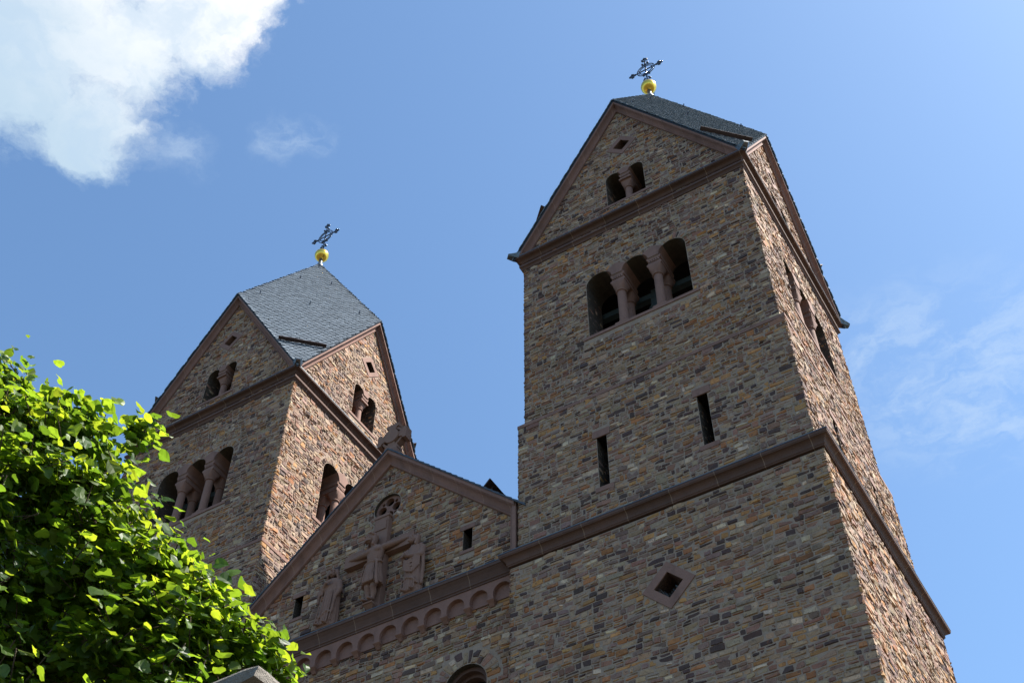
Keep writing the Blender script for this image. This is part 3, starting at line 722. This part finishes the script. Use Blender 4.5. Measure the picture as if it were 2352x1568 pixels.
    for s in (-1, 1):
        n = 24; rng2 = np.random.default_rng(9)
        for i in range(n):
            xa, xb = 4.3*i/n, 4.3*(i+1)/n
            za, zb = ap-.94*xa, ap-.94*xb
            q = [(s*xa, -3.665, za+.0), (s*xb, -3.665, zb+.03), (s*xb, 30, zb+.03), (s*xa, 30, za+.0), (s*xa, -3.665, za-.045), (s*xb, -3.665, zb-.04), (s*xb, 30, zb-.04), (s*xa, 30, za-.045)]
            r.add(q, [(0, 1, 2, 3), (7, 6, 5, 4), (0, 4, 5, 1), (1, 5, 6, 2), (2, 6, 7, 3)], 0, tuple(np.array(s2l((66, 72, 80)))*rng2.uniform(.8, 1.2))+(1,))
    r.build('roof', ['slate'], root)
    nb = MB(); nb.box(-4.2, 4.2, -2.7, 30, -HZ, 1.9); nb.build('nave_body', ['mortar'], root)
    for s in (-1, 1):
        sg = MB(); x = s*2.9; z = ap-.94*2.9; nrm = np.array((s*.685, 0, .729)); dn = np.array((s*.729, 0, -.685))
        sg.obox(np.array((x, 1.0, z))+nrm*.22, (0, 1, 0), dn, nrm, 4.4, .02, .15)
        for y in np.arange(-3.2, 5.5, 1.2): sg.obox(np.array((x, y, z))+nrm*.12+dn*.04, (0, 1, 0), dn, nrm, .02, .05, .14)
        sg.build('snow_guard', ['brownmetal'], root)
    # slit windows
    for c_ in SL:
        o = empty('slit_window', (0, 0, 0), root)
        q = MB(); q.box(c_-.21, c_+.21, YN-.016, YN+.5, 2.1, 2.235); q.build('lintel', ['sand'], o)
        q = MB(); q.box(c_-.2, c_+.2, YN-.016, YN+.5, 1.365, 1.453); q.build('sill', ['sand'], o)
    # round window with four-lobed tracery
    q = MB(); hl = []
    for i in range(4):
        a = PI/4*0+i*PI/2; cx, cz = .225*math.cos(a), 4.03+.225*math.sin(a); hl.append([(cx+.135*math.cos(2*PI*j/16), cz+.135*math.sin(2*PI*j/16)) for j in range(16)])
    for i in range(4):
        a = PI/4+i*PI/2; cx, cz = .285*math.cos(a), 4.03+.285*math.sin(a); hl.append([(cx+.055*math.cos(2*PI*j/10), cz+.055*math.sin(2*PI*j/10)) for j in range(10)])
    panel(q, [(.419*math.cos(2*PI*i/28), 4.03+.419*math.sin(2*PI*i/28)) for i in range(28)], hl, YN+.10, .12, 0, 0)
    q.build('rose_window', ['sandm'], root)
    for s in (1, -1):
        q = MB()
        for ro, ri, y in ((.549, .46, YN+.16), (.46, .38, YN+.30)):
            o_ = [(s*WX-ro, -5.2), (s*WX-ri, -5.2)]+list(reversed(arc(s*WX, WZ, ri, 0, PI, 16)))+[(s*WX+ri, -5.2), (s*WX+ro, -5.2)]+arc(s*WX, WZ, ro, 0, PI, 16)
            panel(q, o_[:-0 or None], [], y, .2, 0, 0)
        aw = q.build('arched_window', ['sandw'], root)
        g_ = MB(); g_.add([(s*WX-.4, YN+.5, -5.2), (s*WX+.4, YN+.5, -5.2), (s*WX+.4, YN+.5, WZ+.4), (s*WX-.4, YN+.5, WZ+.4)], [(0, 1, 2, 3)]); g_.build('pane', ['iron'], aw)
    # wheel cross on the gable
    g_ = MB(); z0 = 6.50; y0, y1 = -3.56, -3.26
    g_.rings([[(-.22, y0, 5.80), (.22, y0, 5.80), (.22, y1, 5.80), (-.22, y1, 5.80)], [(-.20, y0, 6.02), (.20, y0, 6.02), (.20, y1, 6.02), (-.20, y1, 6.02)], [(-.12, y0+.03, 6.12), (.12, y0+.03, 6.12), (.12, y1-.03, 6.12), (-.12, y1-.03, 6.12)]])
    for a in range(4):
        d = np.array((math.cos(a*PI/2), 0, math.sin(a*PI/2))); p = np.array((-d[2], 0, d[0])); o = np.array((0, 0, z0)); rr = []
        for t, hw in ((.20, .09), (.34, .13), (.36, .20), (.47, .21)): rr.append([o+d*t-p*hw+(0, y0+.02, 0), o+d*t+p*hw+(0, y0+.02, 0), o+d*t+p*hw+(0, y1-.02, 0), o+d*t-p*hw+(0, y1-.02, 0)])
        g_.rings(rr)
    n = 32; oo = [(.36*math.cos(2*PI*i/n), z0+.36*math.sin(2*PI*i/n)) for i in range(n)]; ii = [(.29*math.cos(2*PI*i/n), z0+.29*math.sin(2*PI*i/n)) for i in range(n)]
    panel(g_, oo, [ii], y0+.05, .2, 0, 0)
    g_.rings([[(.235*math.cos(2*PI*i/n), y, z0+.235*math.sin(2*PI*i/n)) for i in range(n)] for y in (y1-.03, y0-.012)])
    g_.build('gable_cross', ['statue'], root)
    return root
front = make_front()
tag(front, 'gabled stone church front with arched frieze and wheel cross, between the two bell towers', 'church front')

# ------------------------------------------------------------------ carved figures
def remesh(mb, name, parent, mat, voxel=.014, origin=None, dz=HZ, smooth=2):
    o = mb.build(name, [mat], parent, True, dz, origin)
    m = o.modifiers.new('r', 'REMESH'); m.mode = 'VOXEL'; m.voxel_size = voxel; m.use_smooth_shade = True
    s = o.modifiers.new('s', 'SMOOTH'); s.iterations = smooth; s.factor = .5
    dg = bpy.context.evaluated_depsgraph_get(); me = bpy.data.meshes.new_from_object(o.evaluated_get(dg)); o.modifiers.clear(); old = o.data; o.data = me; me.name = name; bpy.data.meshes.remove(old)
    if not me.materials: me.materials.append(MAT[mat])
    return o
def hand(mb, wrist, d, up, s=1.0, curl=0.3):
    """palm, four fingers and a thumb; d = finger direction, up = back of the hand"""
    wrist, d, up = [np.array(q, float) for q in (wrist, d, up)]; d /= np.linalg.norm(d); sd = np.cross(d, up); sd /= np.linalg.norm(sd); up = np.cross(sd, d)
    for i in range(4):
        mb.cap(wrist+sd*(i-1.5)*.012*s, .016*s, wrist+d*.09*s+sd*(i-1.5)*.024*s, .014*s, 6)
        b = wrist+d*.09*s+sd*(i-1.5)*.025*s; ln = (.07, .082, .078, .06)[i]*s
        m_ = b+d*ln*.55-up*curl*ln*.3; mb.cap(b, .012*s, m_, .011*s, 6); mb.cap(m_, .011*s, m_+d*ln*.4-up*curl*ln*.6, .009*s, 6)
    t = wrist+d*.03*s+sd*.04*s; k = t+d*.035*s+sd*.028*s; mb.cap(wrist+d*.01*s+sd*.015*s, .016*s, t, .014*s, 6); mb.cap(t, .013*s, k, .012*s, 6); mb.cap(k, .011*s, k+d*.035*s-up*.01*s, .009*s, 6)
def head(mb, c, s, turn, nod, beard=False, hair=True):
    """face towards -y, turned by turn about z and nodding by nod"""
    Rm = np.array((Matrix.Rotation(turn, 3, 'Z') @ Matrix.Rotation(nod, 3, 'X')))
    P_ = lambda x, y, z: np.array(c)+Rm @ (np.array((x, y, z))*s)
    mb.ell(P_(0, .01, .03), np.array((.078, .098, .115))*s, 14, 10, rot=Rm); mb.ell(P_(0, -.03, -.05), np.array((.058, .07, .075))*s, 12, 8, rot=Rm)
    mb.cap(P_(0, -.092, .03), .012*s, P_(0, -.122, -.02), .018*s, 8)                       # nose
    for e in (-1, 1):
        mb.cap(P_(e*.012, -.090, .042), .012*s, P_(e*.058, -.075, .044), .013*s, 6)        # brow
        mb.ell(P_(e*.034, -.082, .018), .014*s, 8, 6); mb.ell(P_(e*.078, .01, .0), np.array((.014, .025, .035))*s, 8, 6, rot=Rm)
        mb.ell(P_(e*.04, -.065, -.025), .025*s, 8, 6)
    mb.cap(P_(-.024, -.098, -.055), .010*s, P_(.024, -.098, -.055), .010*s, 6); mb.ell(P_(0, -.085, -.098), .026*s, 8, 6)
    if beard:
        for i in range(7): mb.cap(P_((i-3)*.022, -.075+abs(i-3)*.014, -.075), .018*s, P_((i-3)*.012, -.085, -.165+abs(i-3)*.012), .011*s, 6)
    if hair:
        for i in range(15):
            a = PI*(i/14); x, y = .085*math.cos(a), .03+.085*math.sin(a)
            mb.cap(P_(x*.85, y*.7, .12), .03*s, P_(x*1.1, y, .0), .028*s, 6); mb.cap(P_(x*1.1, y, .0), .028*s, P_(x*1.25, y+.01, -.16), .022*s, 6)
    return P_
def robe(mb, prof, cx, cy, nf, amp, seed):
    rng = random.Random(seed); ph = [rng.uniform(0, 6.28) for _ in range(3)]; n = 72; rr = []
    for z, rx, ry, dx in prof:
        k = max(0, min(1, (prof[-1][0]-z)/(prof[-1][0]-prof[0][0]))); ring = []
        for j in range(n):
            a = 2*PI*j/n; m = 1+amp*k*(abs(math.sin(nf*a/2+ph[0]+.3*z))*1.6-1)+amp*.4*k*math.sin((nf+5)*a+ph[1])
            ring.append((cx+dx+rx*m*math.cos(a), cy+ry*m*math.sin(a), z))
        rr.append(ring)
    mb.rings(rr)
def fold(mb, pts, r0, r1):
    for i in range(len(pts)-1):
        t = i/(len(pts)-1); t2_ = (i+1)/(len(pts)-1); mb.cap(pts[i], r0+(r1-r0)*t, pts[i+1], r0+(r1-r0)*t2_, 6)

# crucifix on the gable wall
cr = empty('crucifix', (XN, YN, HZ+.5))
tag(cr, 'large red sandstone crucifix relief with loincloth figure on the gable wall between two statues', 'crucifix')
OR = (XN, YN, HZ+.5)
k = MB(); k.box(-.215, .215, YN-.17, YN-.005, .42, 3.58); k.box(-1.05, .215-.43-.001, YN-.165, YN-.005, 2.25, 2.62); k.box(.216, 1.05, YN-.165, YN-.005, 2.25, 2.62)
for s in (-1, 1): k.box(s*.215-.02 if s > 0 else -.215, .215 if s > 0 else -.195, YN-.19, YN-.168, .5, 2.2)
k.box(-.24, .24, YN-.19, YN-.004, 3.50, 3.585); k.box(-.16, .17, YN-.195, YN-.172, 3.08, 3.40)
def shift(mb, d):
    mb.v = [v+np.array(d) for v in mb.v]; return mb
shift(k, (XN, 0, 0)).build('cross', ['statue'], cr, origin=OR).location = (0, 0, 0)
b = MB(); y = YN-.27
hd = head(b, (-.12, y-.10, 2.67), 1.34, R(-28), R(-16), beard=True)
for i in range(14):
    a = 2*PI*i/14; b.cap(hd(.10*math.cos(a), .015+.115*math.sin(a), .085+.012*math.sin(5*a)), .022, hd(.10*math.cos(a+.5), .015+.115*math.sin(a+.5), .10+.012*math.sin(5*a+2)), .02, 6)
b.cap((0, y, 2.36), .075, (-.09, y-.05, 2.58), .07)
b.rings([[(rx*math.cos(2*PI*j/20), y+ry*math.sin(2*PI*j/20), z) for j in range(20)] for z, rx, ry in ((1.55, .20, .15), (1.80, .19, .14), (1.95, .19, .13), (2.10, .215, .145), (2.25, .245, .155), (2.36, .255, .14), (2.45, .17, .10))])
for s in (-1, 1):
    b.ell((s*.11, y-.11, 2.27), (.11, .06, .085), 12, 8)
    for i in range(4): b.cap((s*.03, y-.14, 2.16-i*.06), .012, (s*.17, y-.09, 2.12-i*.065), .012, 6)
    e1 = (s*.58, y+.06, 2.40); e2 = (s*.88, y+.12, 2.47); sh = (s*.24, y+.01, 2.36)
    b.cap(sh, .095, e1, .07); b.cap(e1, .068, e2, .048); hand(b, e2, (s, .05, .10), (0, -1, .1), 1.15, .7)
    hip = (s*.10, y, 1.50); kn = (s*.085, y-.06, 1.13); an = (s*.07, y-.02, .80)
    b.cap(hip, .12, kn, .082); b.ell((s*.085, y-.10, 1.13), .05, 8, 6); b.cap(kn, .078, (s*.08, y-.01, 1.0), .08); b.cap((s*.08, y-.01, 1.0), .078, an, .048)
    b.cap(an, .05, (s*.085, y-.16, .72), .045); b.ell((s*.085, y-.19, .70), (.055, .06, .03), 8, 6)
remesh(shift(b, (XN, 0, 0)), 'figure', cr, 'statue', .013, OR).location = (0, 0, 0)
fig = cr.children[-1]
l = MB()
robe(l, [(1.22, .285, .215, .0), (1.35, .275, .21, 0), (1.6, .24, .19, 0), (1.84, .225, .175, 0), (1.90, .22, .17, 0)], 0, y, 16, .10, 4)
for i in range(9): l.cap((.26*math.cos(PI*i/8), y-.16*math.sin(PI*i/8)-.01, 1.86+.02*math.sin(i*2)), .03, (.26*math.cos(PI*(i+1)/8), y-.16*math.sin(PI*(i+1)/8)-.01, 1.86+.02*math.sin(i*2+2)), .03, 6)
l.cap((.17, y-.16, 1.86), .045, (.22, y-.17, 1.80), .04); fold(l, [(.20, y-.18, 1.82), (.23, y-.18, 1.5), (.25, y-.17, 1.2), (.26, y-.16, 1.12)], .03, .05)
for i in range(7): fold(l, [(-.18+i*.06, y-.17, 1.78), (-.20+i*.07, y-.20, 1.5), (-.22+i*.075, y-.21, 1.24)], .010, .018)
remesh(shift(l, (XN, 0, 0)), 'loincloth', fig, 'statue', .013, OR, smooth=1).location = (0, 0, 0)
ft = MB(); ft.box(-.14, .14, YN-.40, YN-.17, .62, .67); ft.rings([[(-.16*q+.0, YN-.17-d, z), (.16*q, YN-.17-d, z), (.16*q, YN-.16, z), (-.16*q, YN-.16, z)] for q, d, z in ((.3, .04, .48), (.55, .12, .55), (.82, .20, .62))])
shift(ft, (XN, 0, 0)).build('footrest', ['statue'], cr, origin=OR).location = (0, 0, 0)

def statue_veiled(x):
    y = YN-.19; z0 = .50; m = MB()
    m.box(x-.30, x+.28, YN-.33, YN-.01, z0-.02, z0+.05)
    robe(m, [(z0+.04, .31, .20, -.06), (z0+.12, .30, .195, -.05), (z0+.5, .27, .185, -.02), (z0+.9, .235, .17, 0), (z0+1.2, .235, .165, 0), (z0+1.40, .21, .14, 0), (z0+1.50, .12, .10, 0)], x, y, 15, .09, 1)
    c = (x-.01, y-.06, z0+1.66); hd = head(m, c, 1.18, R(14), R(-14), hair=False)
    # veil over head and shoulders
    for i in range(17):
        a = -.25+PI*1.0*(i/16)+.12*0; a = -.35+(PI+.7)*i/16; cx, sy = math.cos(a), math.sin(a)
        p = [hd(0, .02, .15), hd(.095*cx, .02+.10*sy, .09), hd(.115*cx, .03+.10*sy, -.06), np.array((x+.17*cx, y+.02+.10*sy, z0+1.42)), np.array((x+.25*cx, y+.02+.11*sy, z0+1.22))]
        fold(m, p, .032, .03)
    # right arm to the breast, left arm down with wide sleeve
    m.cap((x-.2, y-.02, z0+1.36), .085, (x-.30, y-.10, z0+1.10), .08); m.cap((x-.30, y-.10, z0+1.10), .07, (x-.06, y-.22, z0+1.28), .045); hand(m, (x-.05, y-.23, z0+1.28), (1, -.05, .25), (0, -1, 0), .95, .4)
    fold(m, [(x-.24, y-.13, z0+1.12), (x-.30, y-.13, z0+.95), (x-.31, y-.12, z0+.80)], .06, .035); fold(m, [(x-.16, y-.17, z0+1.15), (x-.22, y-.16, z0+1.0)], .04, .03)
    m.cap((x+.2, y-.02, z0+1.34), .085, (x+.26, y-.05, z0+1.05), .08); m.cap((x+.26, y-.05, z0+1.05), .075, (x+.22, y-.12, z0+.86), .05); hand(m, (x+.22, y-.12, z0+.86), (-.1, -.1, -1), (0, -1, 0), .95, .3)
    for i in range(6): fold(m, [(x-.16+i*.075, y-.17, z0+1.05), (x-.20+i*.082, y-.185, z0+.6), (x-.27+i*.09, y-.20, z0+.10)], .012, .022)
    fold(m, [(x+.21, y-.13, z0+1.0), (x+.22, y-.15, z0+.7), (x+.20, y-.17, z0+.35), (x+.05, y-.20, z0+.42), (x-.15, y-.21, z0+.25), (x-.32, y-.16, z0+.14)], .03, .025)
    for s in (-1, 1): m.cap((x-.05+s*.10, y-.19, z0+.07), .04, (x-.08+s*.12, y-.27, z0+.06), .035)
    return remesh(m, 'stone_statue', None, 'statue', .013, (x, YN, HZ+z0))
def statue_john(x):
    y = YN-.19; z0 = .50; m = MB()
    m.box(x-.27, x+.27, YN-.33, YN-.01, z0-.02, z0+.05)
    robe(m, [(z0+.04, .25, .19, 0), (z0+.5, .25, .18, 0), (z0+.9, .235, .175, .0), (z0+1.2, .235, .165, 0.02), (z0+1.42, .21, .14, .02), (z0+1.52, .11, .10, 0.0)], x, y, 14, .08, 2)
    head(m, (x-.03, y-.07, z0+1.69), 1.22, R(-32), R(-18), hair=True)
    for s, sh in ((-1, -.20), (1, .23)):
        el = (x+s*.25, y-.10, z0+1.10); m.cap((x+sh, y-.02, z0+1.38), .085, el, .075); m.cap(el, .068, (x-.17+s*.04, y-.22, z0+1.10), .048); hand(m, (x-.17+s*.035, y-.23, z0+1.10), (-s*.5-.3, -.2, .1), (0, -1, .2), .95, .8)
    # cloak: shoulder fall on the right and swags across the body
    fold(m, [(x+.20, y-.06, z0+1.45), (x+.27, y-.06, z0+1.2), (x+.29, y-.05, z0+.8), (x+.28, y-.06, z0+.25)], .06, .045)
    for i in range(8):
        t = i/7; fold(m, [(x+.24, y-.13, z0+1.22-t*.42), (x+.08, y-.21, z0+.98-t*.42), (x-.10, y-.22, z0+.94-t*.30), (x-.21, y-.17, z0+1.06-t*.30)], .017, .02)
    fold(m, [(x-.22, y-.14, z0+.42), (x-.05, y-.20, z0+.44), (x+.12, y-.20, z0+.36), (x+.22, y-.15, z0+.22)], .026, .024)
    for i in range(6): fold(m, [(x-.2+i*.07, y-.18, z0+.42), (x-.21+i*.073, y-.19, z0+.08)], .014, .02)
    for s in (-1, 1): m.cap((x+s*.10, y-.18, z0+.07), .04, (x+s*.12-.02, y-.26, z0+.06), .035)
    return remesh(m, 'stone_statue', None, 'statue', .013, (x, YN, HZ+z0))
tag(statue_veiled(-9.0), 'veiled robed sandstone statue, hand on breast, standing on the cornice left of the crucifix', 'statue', 'sandstone statues beside the crucifix')
tag(statue_john(-6.53), 'bareheaded robed sandstone statue with clasped hands and draped cloak, standing right of the crucifix', 'statue', 'sandstone statues beside the crucifix')

# ------------------------------------------------------------------ gate pillar with concrete cap
gp = empty('gate_pillar', (4.02, -18.81, 0))
GX, GY, GZT = 4.525, -19.33, 4.826
q = MB(); rng = random.Random(5)
def slab(mb, x0, x1, y0, y1, z0, z1, j=.006, n=14):
    g = np.random.default_rng(8); rr = []
    def loop(z, ins):
        p = []
        for a, b_ in (((x0+ins, y0+ins), (x1-ins, y0+ins)), ((x1-ins, y0+ins), (x1-ins, y1-ins)), ((x1-ins, y1-ins), (x0+ins, y1-ins)), ((x0+ins, y1-ins), (x0+ins, y0+ins))):
            for i in range(n): t = i/n; p.append((a[0]+(b_[0]-a[0])*t+g.normal(0, j*.5), a[1]+(b_[1]-a[1])*t+g.normal(0, j*.5), z+g.normal(0, j*.4)))
        return p
    mb.rings([loop(z0, .0), loop(z0+.25*(z1-z0), .0), loop(z0+.75*(z1-z0), 0), loop(z1, .008)])
slab(q, GX-1.0, GX, GY, GY+1.0, GZT-.062, GZT); q.build('cap', ['conc'], gp, dz=0, origin=(4.02, -18.81, 0)).location = (0, 0, 0)
q = MB(); q.box(GX-.93, GX-.07, GY+.07, GY+.93, 0, GZT-.062); q.build('post', ['conc'], gp, dz=0, origin=(4.02, -18.81, 0)).location = (0, 0, 0)
tag(gp, 'rough grey concrete gate pillar cap in front of the green tree at the lower edge', 'gate pillar')

# ------------------------------------------------------------------ linden tree
def make_tree():
    TB = np.array((-1.3, -16.6, 0.0))
    root = empty('linden_tree', tuple(TB))
    cr_ = CLUSTERS
    g = np.random.default_rng(21); rng = random.Random(4)
    tr = MB(); top = np.array((-0.9, -16.9, 6.3))
    pts = [TB, TB+(.05, .02, 1.5), TB+(.12, .03, 3.2), top]
    for i in range(3): tr.tube(pts[i], pts[i+1], (.17, .14, .11)[i], (.14, .11, .08)[i], 12)
    tr.build('trunk', ['bark'], root, True, 0, tuple(TB)).location = (0, 0, 0)
    br = MB(); lv = []
    for cx, cy, cz, r, n in cr_:
        r *= .95
        c = np.array((cx, cy, cz)); st = pts[2]+(top-pts[2])*rng.uniform(.4, 1); mid = (st+c)/2+np.array((-.1, .25, .15))
        br.tube(st, mid, .022, .012, 6); br.tube(mid, c, .012, .005, 6)
        for i in range(max(6, n//12)):
            d = g.normal(0, 1, 3); d[2] = abs(d[2])*.6+d[2]*.3; d /= np.linalg.norm(d); e = c+d*r*(g.uniform(.5, 1.15) if g.random() < .75 else g.uniform(1.1, 1.6)); m = c+(e-c)*.5+g.normal(0, .05, 3)
            br.path([c, m, e], .004, 4)
            for k in range(15):
                t = g.uniform(.15, 1.05); p = (c*(1-t)+e*t) if t > .5 else c*(1-t)+e*t; p = p+g.normal(0, .07, 3)
                lv.append((p, d))
    br.build('branches', ['bark'], root, True, 0, tuple(TB)).location = (0, 0, 0)
    # leaves: heart-shaped, folded along the midrib, tips bent down
    n = len(lv); Pp = np.array([p for p, _ in lv]); D = np.array([d for _, d in lv])
    size = g.uniform(.048, .106, n)*np.where(g.random(n) < .15, .6, 1)
    nrm = np.array((.45, .05, 1.0))*.95+D*.4+g.normal(0, .55, (n, 3)); nrm /= np.linalg.norm(nrm, axis=1)[:, None]
    ax = D*1.0+g.normal(0, .6, (n, 3))+np.array((0, 0, -.45)); ax -= (ax*nrm).sum(1)[:, None]*nrm; ax /= np.linalg.norm(ax, axis=1)[:, None]; sd = np.cross(nrm, ax)
    sh = [(0, .08, 0), (.0, .40, 0), (0, .72, 0), (0, 1.02, 0)]                                        # midrib
    half = [(.20, -.02), (.42, .10), (.50, .32), (.44, .56), (.25, .80)]
    tmpl = sh+[(-x, y_, 1) for x, y_ in half]+[(x, y_, 1) for x, y_ in half]; Tm = np.array(tmpl)
    jit = 1+g.normal(0, .05, (n, 14)); foldv = g.uniform(-.1, .35, n); droop = g.uniform(.05, .45, n); wav = g.normal(0, .05, (n, 14))
    X = Tm[None, :, 0]*jit; Y = Tm[None, :, 1]*np.ones((n, 14)); Z = np.abs(X)*foldv[:, None]-droop[:, None]*np.clip(Y, 0, 2)**2*.6+wav*(Tm[None, :, 2] > 0)
    pt = Pp[:, None]+size[:, None, None]*1.05*(X[..., None]*sd[:, None]+Y[..., None]*ax[:, None]+Z[..., None]*nrm[:, None])
    fc = np.array([(0, 4, 5, 1), (1, 5, 6, 2), (2, 6, 7, 7), (2, 7, 8, 3), (0, 1, 10, 9), (1, 2, 11, 10), (2, 12, 11, 11), (2, 3, 13, 12)])
    fcs = [tuple(dict.fromkeys(f)) for f in fc]
    faces = []
    for i in range(n): o = i*14; faces.extend(tuple(o+j for j in f) for f in fcs)
    base_ = np.array([(.058, .112, .015), (.080, .142, .018), (.040, .086, .013), (.106, .162, .020)])[g.integers(0, 4, n)]*g.uniform(.75, 1.3, (n, 1))
    m = MB(); m.add(pt.reshape(-1, 3), faces, 0, np.concatenate([np.repeat(base_, len(fcs), 0), np.ones((n*len(fcs), 1))], 1))
    m.build('crown', ['leaf'], root, False, 0, tuple(TB)).location = (0, 0, 0)
    return root
CLUSTERS = [(1.48, -19.22, 8.29, 0.18, 111), (1.74, -18.9, 8.23, 0.13, 67), (1.86, -18.72, 8.22, 0.11, 50), (1.39, -19.43, 8.22, 0.27, 219), (1.65, -19.05, 8.26, 0.12, 55), (1.61, -19.26, 7.99, 0.23, 172), (1.58, -19.36, 7.65, 0.43, 479), (1.81, -19.03, 7.86, 0.25, 186), (1.91, -18.78, 7.92, 0.2, 135), (1.89, -19.12, 7.38, 0.28, 227), (2.06, -18.84, 7.44, 0.26, 210), (2.1, -18.64, 7.7, 0.14, 73), (1.63, -19.26, 6.98, 0.46, 547), (1.81, -18.8, 7.2, 0.31, 271), (2.19, -18.65, 7.07, 0.28, 238), (2.23, -18.47, 7.38, 0.14, 70), (2.41, -18.42, 6.89, 0.23, 161), (2.44, -18.2, 7.07, 0.18, 106), (2.62, -18.11, 6.86, 0.17, 102), (2.12, -18.62, 6.7, 0.29, 249), (1.73, -18.75, 6.7, 0.33, 300), (2.44, -18.32, 6.54, 0.27, 223), (2.73, -18.1, 6.53, 0.22, 153), (2.71, -17.89, 6.78, 0.14, 70), (2.87, -17.84, 6.52, 0.13, 67), (2.67, -18.05, 6.26, 0.25, 198), (2.28, -18.39, 6.26, 0.31, 274), (1.78, -18.51, 6.27, 0.37, 379), (2.85, -17.73, 6.29, 0.15, 84), (2.92, -17.67, 6.5, 0.09, 40), (2.92, -17.55, 6.43, 0.07, 40), (2.53, -18.08, 5.9, 0.35, 343), (2.81, -17.77, 6.01, 0.25, 196), (2.06, -18.39, 5.63, 0.45, 527), (1.55, -19.05, 6.31, 0.53, 688), (1.31, -19.55, 7.46, 0.48, 592), (2.38, -17.98, 5.52, 0.45, 522), (2.11, -18.47, 8.19, 0.07, 40), (1.69, -18.62, 5.76, 0.52, 660), (1.14, -19.48, 6.68, 0.63, 932), (1.2, -18.79, 8.12, 0.34, 324), (1.36, -18.36, 7.87, 0.37, 370), (1.14, -18.51, 7.52, 0.45, 529), (1.62, -18.08, 7.35, 0.38, 398), (1.31, -18.19, 7.03, 0.44, 504), (1.89, -17.83, 7.03, 0.34, 332), (1.62, -17.87, 6.65, 0.43, 481), (2.16, -17.62, 6.67, 0.31, 273), (1.14, -18.22, 6.54, 0.52, 667), (1.21, -17.94, 6.28, 0.57, 792), (1.91, -17.62, 6.23, 0.44, 509)]
tree = make_tree()
tag(tree, 'leafy linden tree with bright yellow-green heart-shaped leaves, in front of the farther tower', 'tree')
